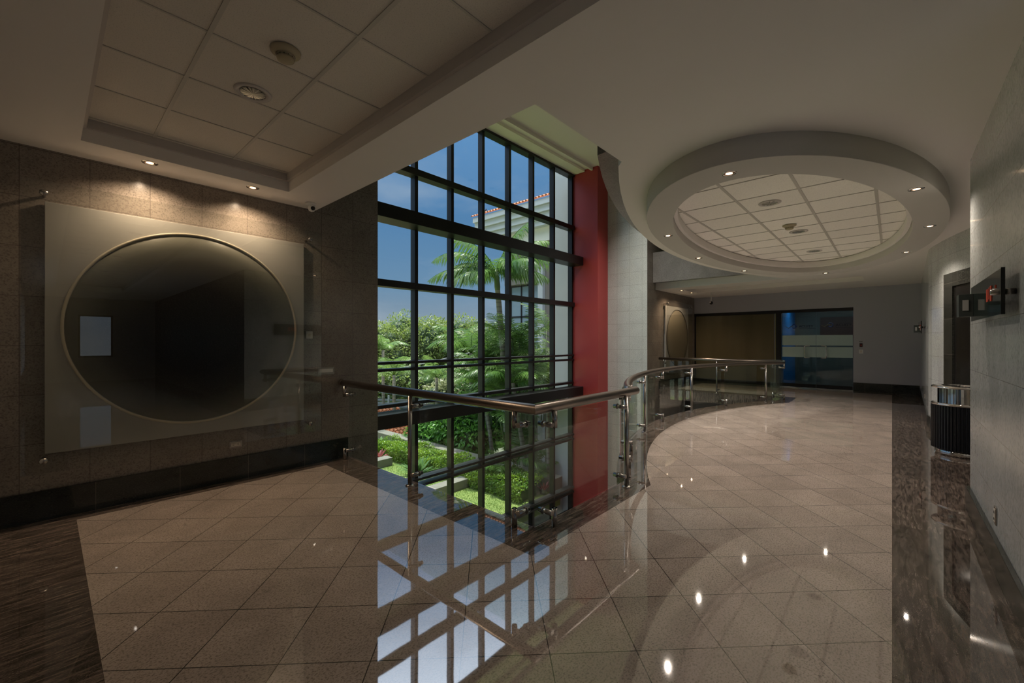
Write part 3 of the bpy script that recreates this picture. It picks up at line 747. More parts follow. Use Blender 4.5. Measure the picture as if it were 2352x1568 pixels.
for y0, y1 in ((.88, 1.775), (1.785, 2.70)):
    m = MB(); m.box(16.34, 16.352, y0, y1, .14, 2.44); g = d1add(m, 'glass_leaf', M['glass_door'])
    for z0, z1 in ((1.375, 1.70), (1.00, 1.325)):
        m = MB(); m.box(16.334, 16.339, y0, y1, z0, z1); d1add(m, 'frosted_band', M['frost'], g)
    m = MB(); m.box(16.325, 16.365, y0, y1, .03, .14); d1add(m, 'bottom_rail', M['black'], g)
    yh = 1.52 if y1 < 1.8 else 2.08; d = 1 if y1 < 1.8 else -1
    m = MB(); pts = [(16.335, yh+.0, 1.34), (16.27, yh, 1.34), (16.25, yh, 1.32), (16.25, yh, 1.0), (16.27, yh, .98), (16.335, yh, .98)]
    pts = [(16.335, yh+d*.13, 1.36), (16.27, yh+d*.12, 1.36), (16.27, yh+.02*d, 1.36), (16.27, yh, 1.34), (16.27, yh, 1.0), (16.27, yh+.02*d, .98), (16.27, yh+d*.12, .98), (16.335, yh+d*.13, .98)]
    m.tube(pts, .016, 10); d1add(m, 'pull_handle', M['chrome'], g)
m = MB(); m.box(16.27, 16.33, .865, 5.5, .005, .025); struct(m.build('trim_7', M['chrome']))
def text_mesh(body, size, name, mat, loc, parent, rot):
    cu = bpy.data.curves.new(name, 'FONT'); cu.body = body; cu.size = size; cu.extrude = .002
    cu.align_x = 'LEFT'; cu.offset = size*.018
    o = bpy.data.objects.new(name, cu); C.objects.link(o)
    dg = bpy.context.evaluated_depsgraph_get(); me = bpy.data.meshes.new_from_object(o.evaluated_get(dg))
    C.objects.unlink(o); bpy.data.objects.remove(o)
    q = bpy.data.objects.new(name, me); C.objects.link(q); me.materials.clear(); me.materials.append(mat)
    q.location = loc; q.rotation_euler = rot; q.parent = parent
    return q
navy = plain('navy_letters', (.010, .018, .035), .5); blue_l = plain('blue_swirl', (.01, .03, .16), .4); gold_l = plain('gold_swirl', (.10, .08, .03), .4)
def logo(loc, label, s, pa):
    t = thing('door_logo', label, 'logo', loc)
    text_mesh('ACUITY', .155*s, 'letters', navy, (0, -.30*s, -.02), t, (PI/2, 0, -PI/2))
    m = MB(); m.box(-.002, .002, -.98*s, -.30*s, -.085*s, -.07*s); m.build('underline', navy, t)
    c = []
    for i in range(20):
        a = PI*.85 - 1.65*PI*i/19; c.append((0, -.12*s - .085*s*math.cos(a), .03*s+.085*s*math.sin(a)))
    m = MB(); m.tube(c, .018*s, 8); m.build('swirl', blue_l, t)
    c = [(0, .20*s - .28*s*k/8, .0+.045*s*math.sin(k/8*2*PI+2.5)) for k in range(9)]
    m = MB(); m.tube(c, .014*s, 8); m.build('swirl_tail', gold_l, t)
    return t
logo((16.325, 2.45, 1.97), 'dark lettered company logo on the left glass door leaf', .70, None)
logo((16.325, 1.50, 1.995), 'dark lettered company logo on the right glass door leaf', .70, None)
# the room behind the glass doors
m = MB(); m.box(16.5, 19.0, 2.72, 2.85, 0, 3.0); struct(m.build('wall_office_left', plain('blue_wall', (.006, .14, .42), .5)))
m = MB(); m.box(19.0, 19.1, -.6, 2.85, 0, 3.0); struct(m.build('wall_office_back', plain('dark_office_wall', (.07, .075, .075), .5)))
m = MB(); m.box(16.5, 19.1, -.75, -.6, 0, 3.0); struct(m.build('wall_office_right', plain('dark_office_wall_side', (.05, .06, .05), .5)))
m = MB(); m.box(16.5, 19.1, -.75, 2.9, 3.0, 3.1); struct(m.build('ceiling_office', plain('office_ceiling', (.3, .3, .3), .7)))
t = thing('ceiling_light', 'long pale ceiling light inside the office behind the glass doors', 'ceiling light', (17.6, 1.6, 2.78))
m = MB(); m.box(-.10, .10, -1.1, 1.0, .02, .05); m.build('housing', M['white'], t)
m = MB(); m.box(-.08, .08, -1.08, .98, 0, .02); m.build('diffuser', M['tube_glow'], t)
m = MB(); m.box(-.006, .012, -.5, .6, -.38, .38); o = m.build('wall_poster', plain('dark_red_panel', (.055, .012, .011), .5)); o.location = (18.98, 1.35, 2.0)
tag(o, 'dark red panel on the office back wall behind the right door leaf', 'poster')
ol = bpy.data.lights.new('office_lamp', 'AREA'); ol.size = .2; ol.size_y = 2.0; ol.shape = 'RECTANGLE'; ol.energy = 20; ol.color = (.8, .9, 1)
oo = bpy.data.objects.new('office_lamp', ol); C.objects.link(oo); oo.location = (17.6, 1.6, 2.76)
for p, lb in (((8.7, 5.3), 'first added fill downlight in the high atrium ceiling'), ((9.7, 5.0), 'second added fill downlight in the high atrium ceiling'), ((10.7, 5.0), 'third added fill downlight in the high atrium ceiling')):
    dup(can, (*p, 6.994), 0, 'round '+lb); add_lamp((*p, 6.99), 500, (1, .96, .88), 98)  # added lamps, hidden from view, to brighten pier and column
# unseen fill downlights added above and behind the camera
for p, lb in (((1.0, .99), 'added fill downlight over the photographer'), ((1.0, -1.8), 'added fill downlight in the hall behind'), ((1.0, -4.6), 'second added fill lamp in the hall behind')):
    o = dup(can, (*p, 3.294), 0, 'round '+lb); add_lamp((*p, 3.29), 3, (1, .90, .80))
#OUTSIDE
# ------------------------------------------------------------------ garden and buildings seen through the window
def leaf_mat(name, c1, c2, sc=.8, trans=.35):
    t = NT(name)
    n = t.noise(t.pos(), sc, 4, .7); w = t.n('TexWhiteNoise'); t.put(w.inputs['Vector'], t.scale(t.pos(), (1, 1, 1)))
    col = t.mix(t.ramp(n, [(.35, 0), (.65, 1)]), c1, c2)
    d = t.n('BsdfDiffuse'); t.put(d.inputs[0], col)
    tr = t.n('BsdfTranslucent'); t.put(tr.inputs[0], t.mix(.5, col, tuple(min(1, k*1.5) for k in c2)))
    g = t.n('BsdfGlossy'); g.inputs['Roughness'].default_value = .35; g.inputs[0].default_value = (.5, .5, .5, 1)
    a = t.n('MixShader'); a.inputs[0].default_value = trans; t.put(a.inputs[1], d.outputs[0]); t.put(a.inputs[2], tr.outputs[0])
    b = t.n('MixShader'); b.inputs[0].default_value = .06; t.put(b.inputs[1], a.outputs[0]); t.put(b.inputs[2], g.outputs[0])
    t.t.links.new(b.outputs[0], t.out.inputs[0]); return t.m
M['leaf_ridge'] = leaf_mat('ridge_leaves', (.06, .12, .02), (.26, .34, .07), .8)
M['leaf_bush'] = leaf_mat('bush_leaves', (.05, .17, .025), (.18, .38, .06), 1.8)
M['leaf_palm'] = leaf_mat('palm_leaves', (.035, .11, .025), (.13, .24, .045), 1.2)
M['leaf_mid'] = leaf_mat('areca_leaves', (.06, .15, .04), (.20, .32, .08), 1.0)
M['leaf_grey'] = leaf_mat('pale_shrub_leaves', (.14, .18, .08), (.32, .34, .17), 1.2)
M['leaf_hedge'] = leaf_mat('hedge_leaves', (.05, .16, .01), (.26, .38, .03), 1.6)
M['leaf_red'] = leaf_mat('red_leaves', (.20, .03, .05), (.35, .10, .09), 4)
M['leaf_agave'] = leaf_mat('agave_leaves', (.08, .18, .06), (.16, .28, .09), 3)
M['trunk'] = NT('palm_trunk'); _t = M['trunk']; _z = _t.xyz(_t.pos())[2]
M['trunk'] = _t.principled(_t.mix(_t.joint(_t.math('MULTIPLY', _z, 5.5), .14), _t.mix(_t.noise(_t.pos(), 6, 4), (.17, .155, .125), (.34, .31, .26)), (.17, .15, .13)), .8)
M['shaft'] = plain('palm_crownshaft', (.12, .17, .08), .5)
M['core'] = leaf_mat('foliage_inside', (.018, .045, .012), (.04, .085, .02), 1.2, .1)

def leaf_quad(m, p, d, n, L, W, bend=.3):
    """a folded pointed leaf of two quads"""
    s = d.cross(n)
    if s.length < 1e-4: return
    s.normalize(); n = s.cross(d).normalized()
    a = m.bm.verts.new(p); b = m.bm.verts.new(p+d*L*.5+s*W*.5+n*L*.05); c = m.bm.verts.new(p+d*L-n*L*bend*.5); e = m.bm.verts.new(p+d*L*.5-s*W*.5+n*L*.05)
    q = m.bm.verts.new(p+d*L*.5-n*L*.02)
    m.bm.faces.new([a, b, q]); m.bm.faces.new([b, c, q]); m.bm.faces.new([a, q, e]); m.bm.faces.new([q, c, e])
def rv(r): 
    while True:
        v = Vector((r.uniform(-1, 1), r.uniform(-1, 1), r.uniform(-1, 1)))
        if .05 < v.length < 1: return v.normalized()
def blob_tree(name, label, cat, c, rad, base_z, n, leaf, mat, seed, group=None, lobes=16, trunk=.18, kind=None, core=.72):
    """crown of many lobes, each clothed in leaves, over a forked trunk"""
    r = random.Random(seed); c = Vector(c); R = Vector(rad)
    t = thing(name, label, cat, (c.x, c.y, base_z), 0, group); o0 = Vector((c.x, c.y, base_z))
    cc = c-o0
    ls = []
    for i in range(lobes):
        v = rv(r); k = r.uniform(.45, .80); v.z = abs(v.z)*1.0 if r.random() < .7 else v.z
        ls.append((cc+Vector((v.x*R.x*k, v.y*R.y*k, v.z*R.z*k)), r.uniform(.30, .46)))
    ls.append((cc, .6))
    m = MB()
    for i in range(n):
        lc, k = ls[r.randrange(len(ls))]; v = rv(r)
        p = lc+Vector((v.x*R.x*k, v.y*R.y*k, v.z*R.z*k))*r.uniform(.85, 1.08)
        d = (v + rv(r)*.8 + Vector((0, 0, -.15))).normalized()
        leaf_quad(m, p, d, (v+Vector((0, 0, .6))+rv(r)*.4).normalized(), leaf*r.uniform(.7, 1.3), leaf*r.uniform(.35, .6))
    m.build('foliage', mat, t, recalc=False)
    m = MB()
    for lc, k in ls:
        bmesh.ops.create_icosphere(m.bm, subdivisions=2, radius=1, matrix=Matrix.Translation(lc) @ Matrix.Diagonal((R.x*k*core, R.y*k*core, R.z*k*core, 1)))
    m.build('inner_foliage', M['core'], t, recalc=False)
    m = MB(); m.tube([(0, 0, 0), (trunk*.3, 0, (c.z-base_z)*.5), (0, trunk*.3, c.z-base_z)], [trunk, trunk*.8, trunk*.5], 8)
    for i in range(4):
        lc = ls[i][0]; m.tube([(0, 0, (c.z-base_z)*.45), (lc.x*.5, lc.y*.5, (c.z-base_z)*.75), tuple(lc)], [trunk*.5, trunk*.35, trunk*.2], 6)
    m.build('trunk', M['trunk'], t)
    return t
def frond_mesh(m, base, az, el, L, droop, seed, nl=34, ll=.5, w=.035, hang=.5, twist=0):
    r = random.Random(seed); p = Vector(base); pts = [p.copy()]
    e = el; seg = 14
    for i in range(seg):
        e -= droop/seg*(.5+1.2*i/seg)
        p = p+Vector((math.cos(az)*math.cos(e), math.sin(az)*math.cos(e), math.sin(e)))*L/seg; pts.append(p.copy())
    m.tube(pts, [max(.028*L/2.5*(1-i/(seg+1)), .005) for i in range(seg+1)], 5)
    side = Vector((-math.sin(az), math.cos(az), 0))
    for i in range(nl):
        f = .12+.88*i/(nl-1); x = f*seg; k = min(int(x), seg-1); q = pts[k].lerp(pts[k+1], x-k); tg = (pts[k+1]-pts[k]).normalized()
        up = side.cross(tg).normalized()
        if up.z < 0: up = -up
        l2 = ll*(math.sin(PI*min(f*.9+.12, 1))**.6+.08)
        for s in (-1, 1):
            d = (side*s*1.0 + tg*(.55+.5*f) + up*r.uniform(-.1, .35) - Vector((0, 0, hang))*r.uniform(.6, 1.2)).normalized()
            a = q; b = q+d*l2*.45; c = q+d*l2*.75-Vector((0, 0, hang*l2*.22)); t2 = q+d*l2-Vector((0, 0, hang*l2*.55))
            n = tg
            va = m.bm.verts.new(a-n*w*.35); vb = m.bm.verts.new(a+n*w*.35); vc = m.bm.verts.new(b+n*w*.6); vd = m.bm.verts.new(b-n*w*.6)
            ve = m.bm.verts.new(c+n*w*.4); vf = m.bm.verts.new(c-n*w*.4); vg = m.bm.verts.new(t2)
            m.bm.faces.new([va, vb, vc, vd]); m.bm.faces.new([vd, vc, ve, vf]); m.bm.faces.new([vf, ve, vg])
def palm(name, label, path, r0, fronds, mat, seed, group=None, shaft=True, ll=.5, nl=34, w=.035, one=False, hang=.5):
    """path: trunk centre line, bottom to top; fronds: (azimuth, elevation, length, droop)"""
    o0 = Vector(path[0]); t = thing(name, label, 'palm tree', o0, 0, group)
    P = [Vector(p)-o0 for p in path]; n = len(P)
    if r0 > 0:
        m = MB(); m.tube(P, [r0*(1.15-.35*i/(n-1)) for i in range(n)], 12); m.build('trunk', M['trunk'], t)
    top = P[-1]
    if shaft:
        d = (P[-1]-P[-2]).normalized()
        m = MB(); m.tube([top-d*.55, top-d*.35, top-d*.05, top+d*.35], [r0*.8, r0*1.0, r0*.9, r0*.5], 12); m.build('crownshaft', M['shaft'], t); top = top+d*.25
    if one:
        m = MB()
        for i, (az, el, L, dr) in enumerate(fronds): frond_mesh(m, top, az, el, L, dr, seed+i, nl, ll, w, hang)
        m.build('crown', mat, t, recalc=False)
    else:
        for i, (az, el, L, dr) in enumerate(fronds):
            m = MB(); frond_mesh(m, top, az, el, L, dr, seed+i, nl, ll, w, hang); m.build('frond', mat, t, recalc=False)
    return t

# ground
t_ = NT('lawn'); _n = t_.noise(t_.pos(), 1.6, 5, .6); _f = t_.noise(t_.pos(), 45, 3, .7)
lawn = t_.principled(t_.mix(t_.ramp(_f, [(.3, 0), (.6, .7)]), t_.mix(t_.ramp(_n, [(.4, 0), (.65, 1)]), (.08, .17, .02), (.18, .25, .05)), (.24, .28, .09)), .9, bump=_f, bstr=.6, bdist=.03)
m = MB(); m.box(-12, 11.2, 8.0, 30, -3.8, -3.5); struct(m.build('ground_lawn', lawn))
m = MB(); m.box(-60, 90, 8.2, 110, -6.2, -6.0); struct(m.build('ground_lower', plain('lower_ground', (.16, .17, .12), .9)))
stone = NT('weathered_stone'); stone = stone.principled(stone.mix(stone.noise(stone.pos(), 3, 6, .7), (.13, .12, .10), (.27, .25, .215)), .85)
t = MB(); t.box(11.2, 11.75, 8.3, 30, -6.0, -3.06, bev=.02); struct(t.build('trim_8', stone))
m = MB(); r = random.Random(3)
for i in range(60000):
    x = r.uniform(-1, 10.2); y = r.uniform(8.4, 17)
    if x < (y*.35): continue
    h = r.uniform(.02, .05); a = r.uniform(0, PI*2); p = Vector((x, y, -3.5)); q = Vector((math.cos(a), math.sin(a), 0))
    m.face([p-q*.008, p+q*.008, p+Vector((r.uniform(-.03, .03), r.uniform(-.03, .03), h))])
tag(m.build('grass', leaf_mat('grass_blades', (.08, .19, .02), (.20, .29, .05), 1.6), recalc=False, origin=(5, 12, -3.5)), 'bright green lawn grass below the window', 'grass', kind='stuff')
# hedge
def hedge(label, x0, x1, y0, y1, z0, z1, n, seed, mat, leaf=.085):
    r = random.Random(seed); c = Vector(((x0+x1)/2, (y0+y1)/2, z0)); t = thing('hedge', label, 'hedge', c)
    m = MB()
    for i in range(n):
        x = r.uniform(x0, x1); y = r.uniform(y0, y1); top = r.random() < .62
        wob = .09*math.sin(y*2.3+seed)+.06*math.sin(y*5.1+x*3)
        if top: z = z1+wob+r.uniform(-.06, .05); nn = Vector((0, 0, 1))
        else: z = r.uniform(z0+.02, z1+wob); x = x0+r.uniform(-.05, .06)+.04*math.sin(y*4); nn = Vector((-1, 0, .2))
        v = (nn+rv(r)*.9).normalized()
        leaf_quad(m, Vector((x, y, z))-c, (v+rv(r)*.6).normalized(), nn, leaf*r.uniform(.7, 1.3), leaf*.6)
    m.build('foliage', mat, t, recalc=False)
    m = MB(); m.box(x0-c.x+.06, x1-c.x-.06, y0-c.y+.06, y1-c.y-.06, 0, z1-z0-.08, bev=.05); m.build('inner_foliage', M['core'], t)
hedge('long bright green clipped hedge in front of the stone wall in the garden', 9.8, 11.05, 8.5, 17.3, -3.5, -3.02, 18000, 5, M['leaf_hedge'])
# stone benches
p = at(1040, 1145, 16.6)
def block(label, p, rz, l, w, h):
    m = MB(); m.box(-l/2, l/2, -w/2, w/2, 0, h, bev=.02); o = m.build('stone_block', stone); o.location = p; o.rotation_euler = (0, 0, rz); tag(o, label, 'stone block')
block('long stone block on the lawn in front of the hedge, below the handrail corner', (9.0, 11.0, -3.5), math.radians(0), 1.5, .42, .30)
block('stone block at the left edge of the lawn near the dark red plant', (8.6, 15.2, -3.5), math.radians(0), 1.6, .45, .32)
# agave and red plants
def rosette(name, label, cat, p, n, L, w, mat, seed, el=(.5, 1.3)):
    r = random.Random(seed); t = thing(name, label, cat, p)
    m = MB()
    for i in range(n):
        a = i*2.4+r.uniform(-.2, .2); e = r.uniform(*el); l = L*r.uniform(.7, 1.1)
        d = Vector((math.cos(a)*math.cos(e), math.sin(a)*math.cos(e), math.sin(e))); s = Vector((-math.sin(a), math.cos(a), 0)); u = s.cross(d)
        if u.z > 0: u = -u
        pts = [(0, .5), (.35, 1), (.7, .75), (1, 0.02)]
        prev = None
        for f, k in pts:
            c = d*l*f + Vector((0, 0, -.22*l*f*f)); a1 = m.bm.verts.new(c-s*w*k/2); b1 = m.bm.verts.new(c+u*w*.12*k); c1 = m.bm.verts.new(c+s*w*k/2)
            if prev: m.bm.faces.new([prev[0], prev[1], b1, a1]); m.bm.faces.new([prev[1], prev[2], c1, b1])
            prev = (a1, b1, c1)
    m.build('leaves', mat, t, recalc=False)
    m = MB(); m.lathe([(.07, -.05), (.06, .1), (.0, .16)], (0, 0, 0), 12); m.build('stem', M['trunk'], t)
rosette('agave_plant', 'spiky green agave plant on the lawn behind the left railing post', 'plant', (9.3, 13.1, -3.5), 34, 1.15, .13, M['leaf_agave'], 4)
rosette('cordyline_plant', 'dark red leaved plant at the far left edge of the window beside the wall', 'plant', (9.35, 15.9, -3.4), 22, .6, .09, M['leaf_red'], 8)
rosette('cordyline_plant', 'small pink leaved plant near the stone wall at the right end of the hedge', 'plant', (10.9, 8.45, -3.4), 16, .45, .08, M['leaf_red'], 11)
rosette('agave_plant', 'pale green broad leaved plant beside the tiled roof at the left window edge', 'plant', (10.6, 17.9, -3.45), 22, .75, .14, M['leaf_agave'], 14)

# red roofed house on the left
tile_red = NT('clay_roof_tiles'); tile_red = tile_red.principled(tile_red.mix(tile_red.noise(tile_red.pos(), 5, 4, .7), (.42, .13, .055), (.66, .26, .13)), .7)
white_ext = plain('white_render', (.55, .56, .55), .7)
def tiled_roof(m, a, b, up, cols, rows, rad):
    """barrel tiles: a-b is the eave, up the vector from eave to ridge"""
    a = Vector(a); b = Vector(b); up = Vector(up); e = (b-a); w = e.length/cols; e.normalize(); n = e.cross(up).normalized()
    if n.z < 0: n = -n
    for i in range(cols):
        for j in range(rows):
            p0 = a+e*w*(i+.5)+up*(j/rows); p1 = a+e*w*(i+.5)+up*((j+1.08)/rows)
            q = []
            for P_, rr, dz in ((p0, w*.36, .03), (p1, w*.27, .0)):
                q.append([m.bm.verts.new(P_+e*math.cos(t)*rr*1.0 + n*(math.sin(t)*rr+dz)) for t in [PI*k/5 for k in range(6)]])
            for k in range(5):
                f = m.bm.faces.new([q[0][k], q[0][k+1], q[1][k+1], q[1][k]]); f.smooth = True
            m.bm.faces.new(q[0])
    m.face([a-n*.01, b-n*.01, b+up-n*.01, a+up-n*.01])
hx0, hx1, hy = 8.4, 14.5, 19.6
t = thing('house', 'low house with an orange clay tile roof at the lower left of the window', 'house', (10, 21, -6)); ho = Vector((10, 21, -6))
m = MB(); tiled_roof(m, Vector((hx0, hy, -3.78))-ho, Vector((hx1, hy, -3.78))-ho, (0, 3.1, 1.35), 26, 13, .1); m.build('roof', tile_red, t, recalc=False)
m = MB(); m.box(hx0-10, hx1-10, hy-21+.02, hy-21+.06, -4.03+6, -3.79+6); m.build('fascia', white_ext, t)
m = MB(); m.box(hx0-10, hx1-10.2, hy-21+.5, hy-21+5, 0, 2.3); m.build('walls', plain('grey_house_wall', (.25, .25, .24), .8), t)

# neighbouring wing on the right: column fin, concrete wall, pilaster, glazing, eave and tiles
conc = NT('brown_grey_render'); _v = conc.scale(conc.pos(), (1, 1, .25)); conc = conc.principled(conc.mix(conc.noise(_v, 1.8, 5, .65), (.17, .15, .125), (.24, .215, .185)), .85)
pale = NT('pale_grey_render'); pale = pale.principled(pale.mix(pale.noise(pale.pos(), 1.6, 5), (.46, .47, .48), (.54, .55, .56)), .8)
wo = Vector((20, 14, -6)); t = thing('building_wing', 'grey neighbouring building wing with overhanging eave and clay tiles at the right of the window', 'building', wo)  # wing coordinates scaled up about the camera, to a depth judged from its reflection
def wg(m, name, mat, par=None): bmesh.ops.translate(m.bm, verts=m.bm.verts, vec=-wo); return m.build(name, mat, par or t, recalc=(name != 'roof_tiles'))
m = MB(); m.box(20.85, 30, 8.2, 16.43, -6, 8.55); m.box(20.85, 30, 16.43, 19.5, 5.25, 8.55); m.box(20.85, 30, 16.43, 19.5, -6, -2.55); wg(m, 'wall', conc)
m = MB(); m.box(20.6, 21.0, 16.05, 16.43, -6, 6.15); wg(m, 'pilaster', pale)
t2 = NT('blue_reflecting_glass'); bg_ = t2.principled((.25, .33, .38), .08, spec=.8)
m = MB(); m.box(21.35, 21.45, 16.43, 19.4, -2.55, 5.25); wg(m, 'window_pane', bg_)
m = MB()
for y in (16.46, 17.4, 18.4, 19.34): m.box(21.3, 21.46, y-.045, y+.045, -2.55, 5.25)
for z in (-2.5, -.6, 2.1, 3.15, 5.2): m.box(21.3, 21.46, 16.43, 19.4, z-.05, z+.05)
wg(m, 'window_frame', M['frame'])
m = MB(); m.box(20.58, 30, 8.2, 19.65, 7.7, 8.548); wg(m, 'cream_band', M['cream'])
m = MB()
for i, (x, z0, z1) in enumerate(((20.13, 8.55, 8.88), (19.95, 8.88, 9.24), (19.77, 9.24, 9.6), (19.59, 9.6, 9.93))): m.box(x, 30, 8.2, 21.3-(.0 if i else .4), z0, z1-.015)
wg(m, 'eave', plain('white_eave_boards', (.62, .64, .66), .6))
m = MB(); tiled_roof(m, (19.5, 21.4, 9.97), (19.5, 8.2, 9.97), (5, 0, 2.2), 52, 8, .1); wg(m, 'roof_tiles', tile_red)
m = MB(); m.box(12.0, 12.9, 8.05, 8.93, -6, 9.5, bev=.01)
tag(m.build('exterior_fin', pale, origin=(12.4, 8.5, -6)), 'pale grey rendered fin wall standing outside the last window bay beside the red column', 'wall fin')
# bird on the roof edge
pb = Vector((19.66, 20.15, 10.08))
t = thing('bird', 'tiny dark bird perched on the tiled roof edge', 'bird', pb)
m = MB(); m.tube([(-.02, .12, .05), (0, .04, .09), (0, -.03, .13), (.0, -.07, .20)], [.012, .05, .055, .03], 10); m.lathe([(0, .17), (.033, .2), (.036, .23), (0, .265)], (0, -.075, .0), 12); m.tube([(0, -.10, .225), (0, -.15, .218)], [.012, .002], 6); m.tube([(.02, 0, .0), (.02, 0, .09)], .006, 6); m.tube([(-.02, 0, .0), (-.02, 0, .09)], .006, 6)
m.build('body', plain('dark_feathers', (.03, .028, .025), .7), t)

# royal palm: main subject behind the glass
T = 17.2
tp = [at(1168, 1110, T), at(1163, 960, T), at(1160, 860, T), at(1152, 775, T), at(1146, 700, T), at(1143, 668, T), at(1141, 640, T)]
RZc = YAW  # camera yaw: right is -Y-ish
rt = math.atan2(-math.cos(YAW), math.sin(YAW)); lf = rt+PI; bk = YAW; fr = YAW+PI
fr_list = [(lf+.1, .30, 2.9, .95), (lf-.15, .85, 3.1, 1.45), (lf+.5, .15, 2.3, 1.0), (rt+.1, .75, 3.0, 1.5), (rt-.2, .25, 2.3, .9), (rt+.25, 1.3, 2.9, .75), (fr+.2, .7, 2.2, 1.7), (fr-.5, .2, 1.8, 1.2),
           (bk+.3, .6, 2.4, 1.4), (bk-.5, .9, 2.4, 1.4), (lf+.3, 1.15, 2.5, 1.3), (rt-.7, .6, 2.4, 1.3), (rt-.1, 1.05, 2.7, 1.2), (lf-.7, .4, 2.2, 1.1), (fr+.9, .5, 2.0, 1.4), (lf, .62, 2.4, 1.5), (rt+.5, .45, 2.2, 1.2)]
palm('royal_palm', 'tall single palm with ringed trunk and wide feathery crown against the sky', tp, .125, fr_list, M['leaf_palm'], 21, ll=.60, nl=36, w=.055, hang=.85)
def star(n, L, seed, el=(.3, 1.2), dr=1.6):
    r = random.Random(seed); return [(i*2.4+r.uniform(-.3, .3), r.uniform(*el), L*r.uniform(.8, 1.1), dr*r.uniform(.8, 1.2)) for i in range(n)]
# other garden palms
def gpalm(label, px, py, t, base_py, L, seed, mat='leaf_palm', n=13, r0=.1, el=(.35, 1.3), dr=1.35, lean=0, ll=.45, one=True, hang=.45, w=.035):
    top = at(px, py, t); b = at(px+lean, base_py, t)
    path = [b, b.lerp(top, .35)+Vector((.03, 0, 0)), b.lerp(top, .7), top]
    palm('garden_palm', label, path, r0, star(n, L, seed, el, dr), M[mat], seed, 'palms in the garden', shaft=False, ll=ll, one=one, hang=hang, w=w)
gpalm('drooping palm crown at the left edge of the window in front of the ridge trees', 905, 862, 24, 1040, 2.3, 31, n=14, mat='leaf_mid')
gpalm('yellow green palm crown beside the second mullion above the handrail', 1003, 868, 23, 1040, 1.9, 37, n=13, mat='leaf_mid')
gpalm('tall palm with upright fronds rising over the ridge trees between mullions', 1082, 812, 21, 1030, 2.6, 41, el=(.6, 1.45), dr=1.3, ll=.7, n=14)
gpalm('low palm crown at the window left edge under the ridge tree', 880, 805, 26, 1000, 1.7, 43, n=10, el=(.5, 1.2), mat='leaf_mid')
gpalm('thin slanting palm trunk with small crown left of the royal palm', 1098, 838, 18.5, 1020, 1.5, 47, n=9, lean=28, r0=.07)
# slim pale trunks in front of the grey wing
gpalm('slim pale leaning palm trunk just behind the corner glass', 1178, 880, 15.6, 1120, 2.0, 53, n=11, lean=36, r0=.085, mat='leaf_palm', hang=.5)
gpalm('slim curved grey palm trunk left of the royal palm base', 1112, 890, 17.8, 1062, 1.7, 59, n=10, lean=20, r0=.075, hang=.5)
gpalm('dark mauve palm trunk close to the grey wing wall', 1259, 925, 14.6, 1150, .7, 61, n=6, r0=.07, hang=.5)
# clumps of areca palms on the right
def areca(label, px, base_py, t, h, n, seed, spread=.55, mat='leaf_mid', L=1.9):
    r = random.Random(seed); b = at(px, base_py, t); th = thing('areca_palm', label, 'palm clump', b, 0, 'feathery palm clumps by the grey wing')
    mc = MB(); ms = MB()
    for i in range(n):
        a = r.uniform(0, 2*PI); q = r.uniform(0, spread); f = r.uniform(.35, 1)
        base = Vector((math.cos(a)*q, math.sin(a)*q, 0)); top = base*1.7+Vector((0, 0, h*f))
        ms.tube([base, base.lerp(top, .5), top], [.035, .03, .022], 6)
        for k in range(5): frond_mesh(mc, top, a+r.uniform(-1.6, 1.6), r.uniform(.55, 1.4), L*r.uniform(.7, 1.15), r.uniform(.8, 1.7), seed*50+i*7+k, 22, .40, .030, .30)
    mc.build('fronds', M[mat], th, recalc=False); ms.build('stems', M['shaft'], th)
areca('tall feathery palm clump directly right of the royal palm trunk', 1196, 1000, 18.0, 4.3, 17, 71)
areca('feathery palm clump against the grey wing beside the pale fin', 1243, 980, 17.6, 4.1, 15, 73)
areca('feathery palm clump left of the royal palm trunk', 1130, 1020, 19.5, 5.2, 15, 79, mat='leaf_palm')
areca('low fresh green palm clump above the handrail corner', 1180, 1010, 16.2, 2.4, 12, 83, L=1.5)
areca('deep green palm clump low at the foot of the pale leaning trunk', 1185, 1120, 15.4, 1.4, 8, 89, mat='leaf_palm', L=1.2)
# ridge trees
for i, (px, py, t, rx, rz) in enumerate(((872, 812, 44, 3.3, 3.6), (925, 800, 47, 4.0, 4.4), (985, 802, 45, 3.6, 4.2), (1045, 806, 48, 4.2, 4.4), (1098, 812, 46, 3.4, 4.1), (1160, 825, 50, 4.2, 4.2), (1230, 815, 49, 4.6, 4.6))):
    lb = ['leftmost round green tree on the ridge, cut by the wall edge', 'broad green tree on the ridge left of the second mullion', 'ridge tree with pale bare branches, between second and third mullions', 'wide ridge tree behind the upright palm fronds', 'ridge tree just left of the royal palm crownshaft', 'ridge tree hidden behind the feathery palms', 'rightmost ridge tree glimpsed beside the grey wing'][i]
    c = at(px, py+14, t); blob_tree('ridge_tree', lb, 'tree', c, (rx, rx, rz), -6.0, 10000, .30, M['leaf_ridge'], 100+i, 'trees on the ridge', lobes=26, trunk=.25, core=.56)
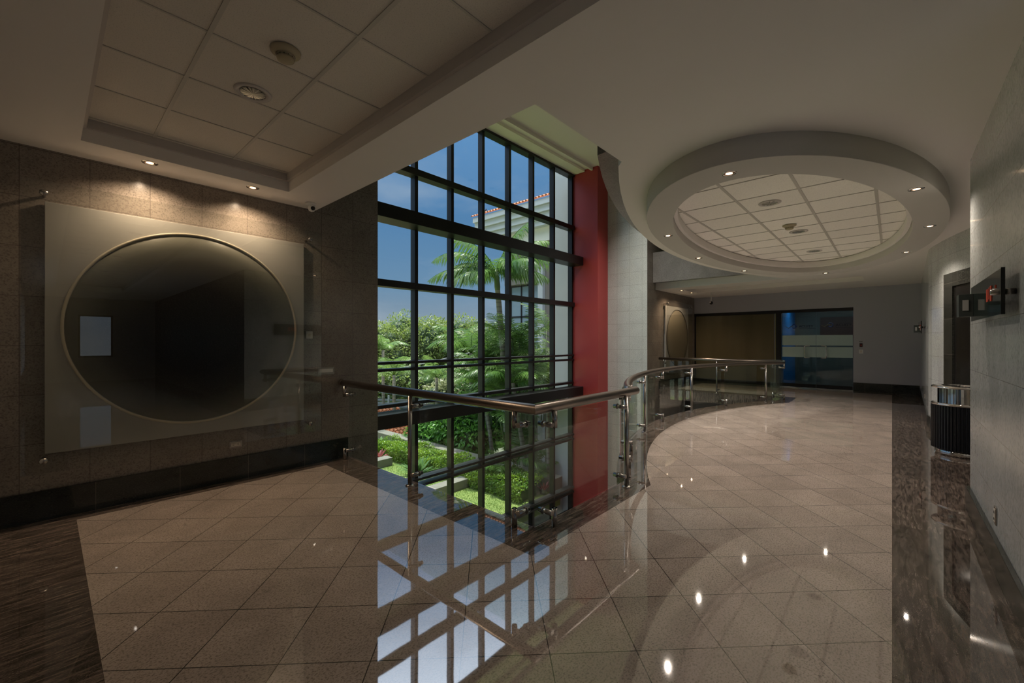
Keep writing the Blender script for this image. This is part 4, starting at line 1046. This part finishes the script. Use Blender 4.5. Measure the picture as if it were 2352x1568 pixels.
# middle distance
blob_tree('garden_tree', 'dense drooping green tree behind the stone wall at centre of the lower panes', 'tree', at(1075, 1005, 19.8), (2.0, 1.7, 1.75), -6.0, 9000, .26, M['leaf_bush'], 201, lobes=22)
blob_tree('garden_tree', 'left half of the dense green tree beside the grey lamp pole', 'tree', at(1003, 1015, 20.6), (1.35, 1.3, 1.4), -6.0, 5000, .24, M['leaf_bush'], 203, lobes=16)
blob_tree('garden_shrub', 'pale grey green shrub behind the handrail under the ridge', 'shrub', at(1075, 900, 27), (3.0, 2, 1.6), -6.0, 4200, .30, M['leaf_grey'], 207, lobes=18)
blob_tree('garden_shrub', 'shrub row behind the slatted fence at the left of the window', 'shrub', at(930, 905, 34), (5.0, 2, 2.2), -6.0, 5200, .38, M['leaf_ridge'], 209, lobes=20)
blob_tree('garden_shrub', 'olive shrub mass under the feathery palms at the right panes', 'shrub', at(1185, 905, 24), (3.4, 2, 2.4), -6.0, 4200, .34, M['leaf_palm'], 211, lobes=18)
blob_tree('garden_shrub', 'grey green shrub by the eave of the red roofed house', 'shrub', at(966, 1030, 20.2), (.7, .6, .5), -6.0, 1600, .14, M['leaf_grey'], 213, lobes=8, trunk=.06)
# lamp pole
p0 = at(1030, 1065, 18.8); t = thing('lamp_pole', 'thin grey pole in front of the dense green tree', 'pole', (p0.x, p0.y, -6))
m = MB(); m.tube([(0, 0, 0), (0, 0, 4.9)], .045, 12); m.lathe([(.12, 0), (.12, .06), (.05, .1)], (0, 0, 0), 16); m.build('shaft', plain('galvanised_pole', (.35, .36, .36), .5), t)
m = MB(); m.tube([(0, 0, 4.9), (0, 0, 4.98)], .06, 12); m.build('cap', M['steel'], t)
# slatted fence and cables
c0 = at(905, 930, 27); t = thing('slatted_fence', 'grey horizontal slatted fence behind the handrail at the left of the window', 'fence', c0)
m = MB()
a = at(840, 0, 27); b = at(1060, 0, 25.5)
for i in range(11):
    z = -4.3+i*.21; m.bar(Vector((a.x, a.y, z))-c0, Vector((b.x, b.y, z))-c0, .03, .13)
m.build('slats', plain('grey_slats', (.20, .22, .24), .6), t)
for k in range(5):
    q = a.lerp(b, k/4); m = MB(); m.bar(Vector((q.x, q.y, -6))-c0, Vector((q.x, q.y, -1.9))-c0, .09, .09); m.build('fence_post', plain('pale_post', (.5, .52, .54), .6), t)
cab = plain('cable', (.32, .34, .36), .6)
for lb, (q0, q1) in {'upper overhead cable crossing the ridge trees': (at(760, 868, 30), at(1180, 782, 30)), 'lower overhead cable above the handrail': (at(760, 945, 29), at(1180, 890, 29)), 'lowest overhead cable near the box beam': (at(760, 968, 29), at(1180, 905, 29))}.items():
    m = MB(); mid = (q0+q1)/2-Vector((0, 0, .35)); m.tube([q0-q0, q0.lerp(mid, .5)-q0-Vector((0, 0, .08)), mid-q0, mid.lerp(q1, .5)-q0-Vector((0, 0, .08)), q1-q0], .03, 6); o = m.build('overhead_cable', cab); o.location = q0; tag(o, lb, 'cable')
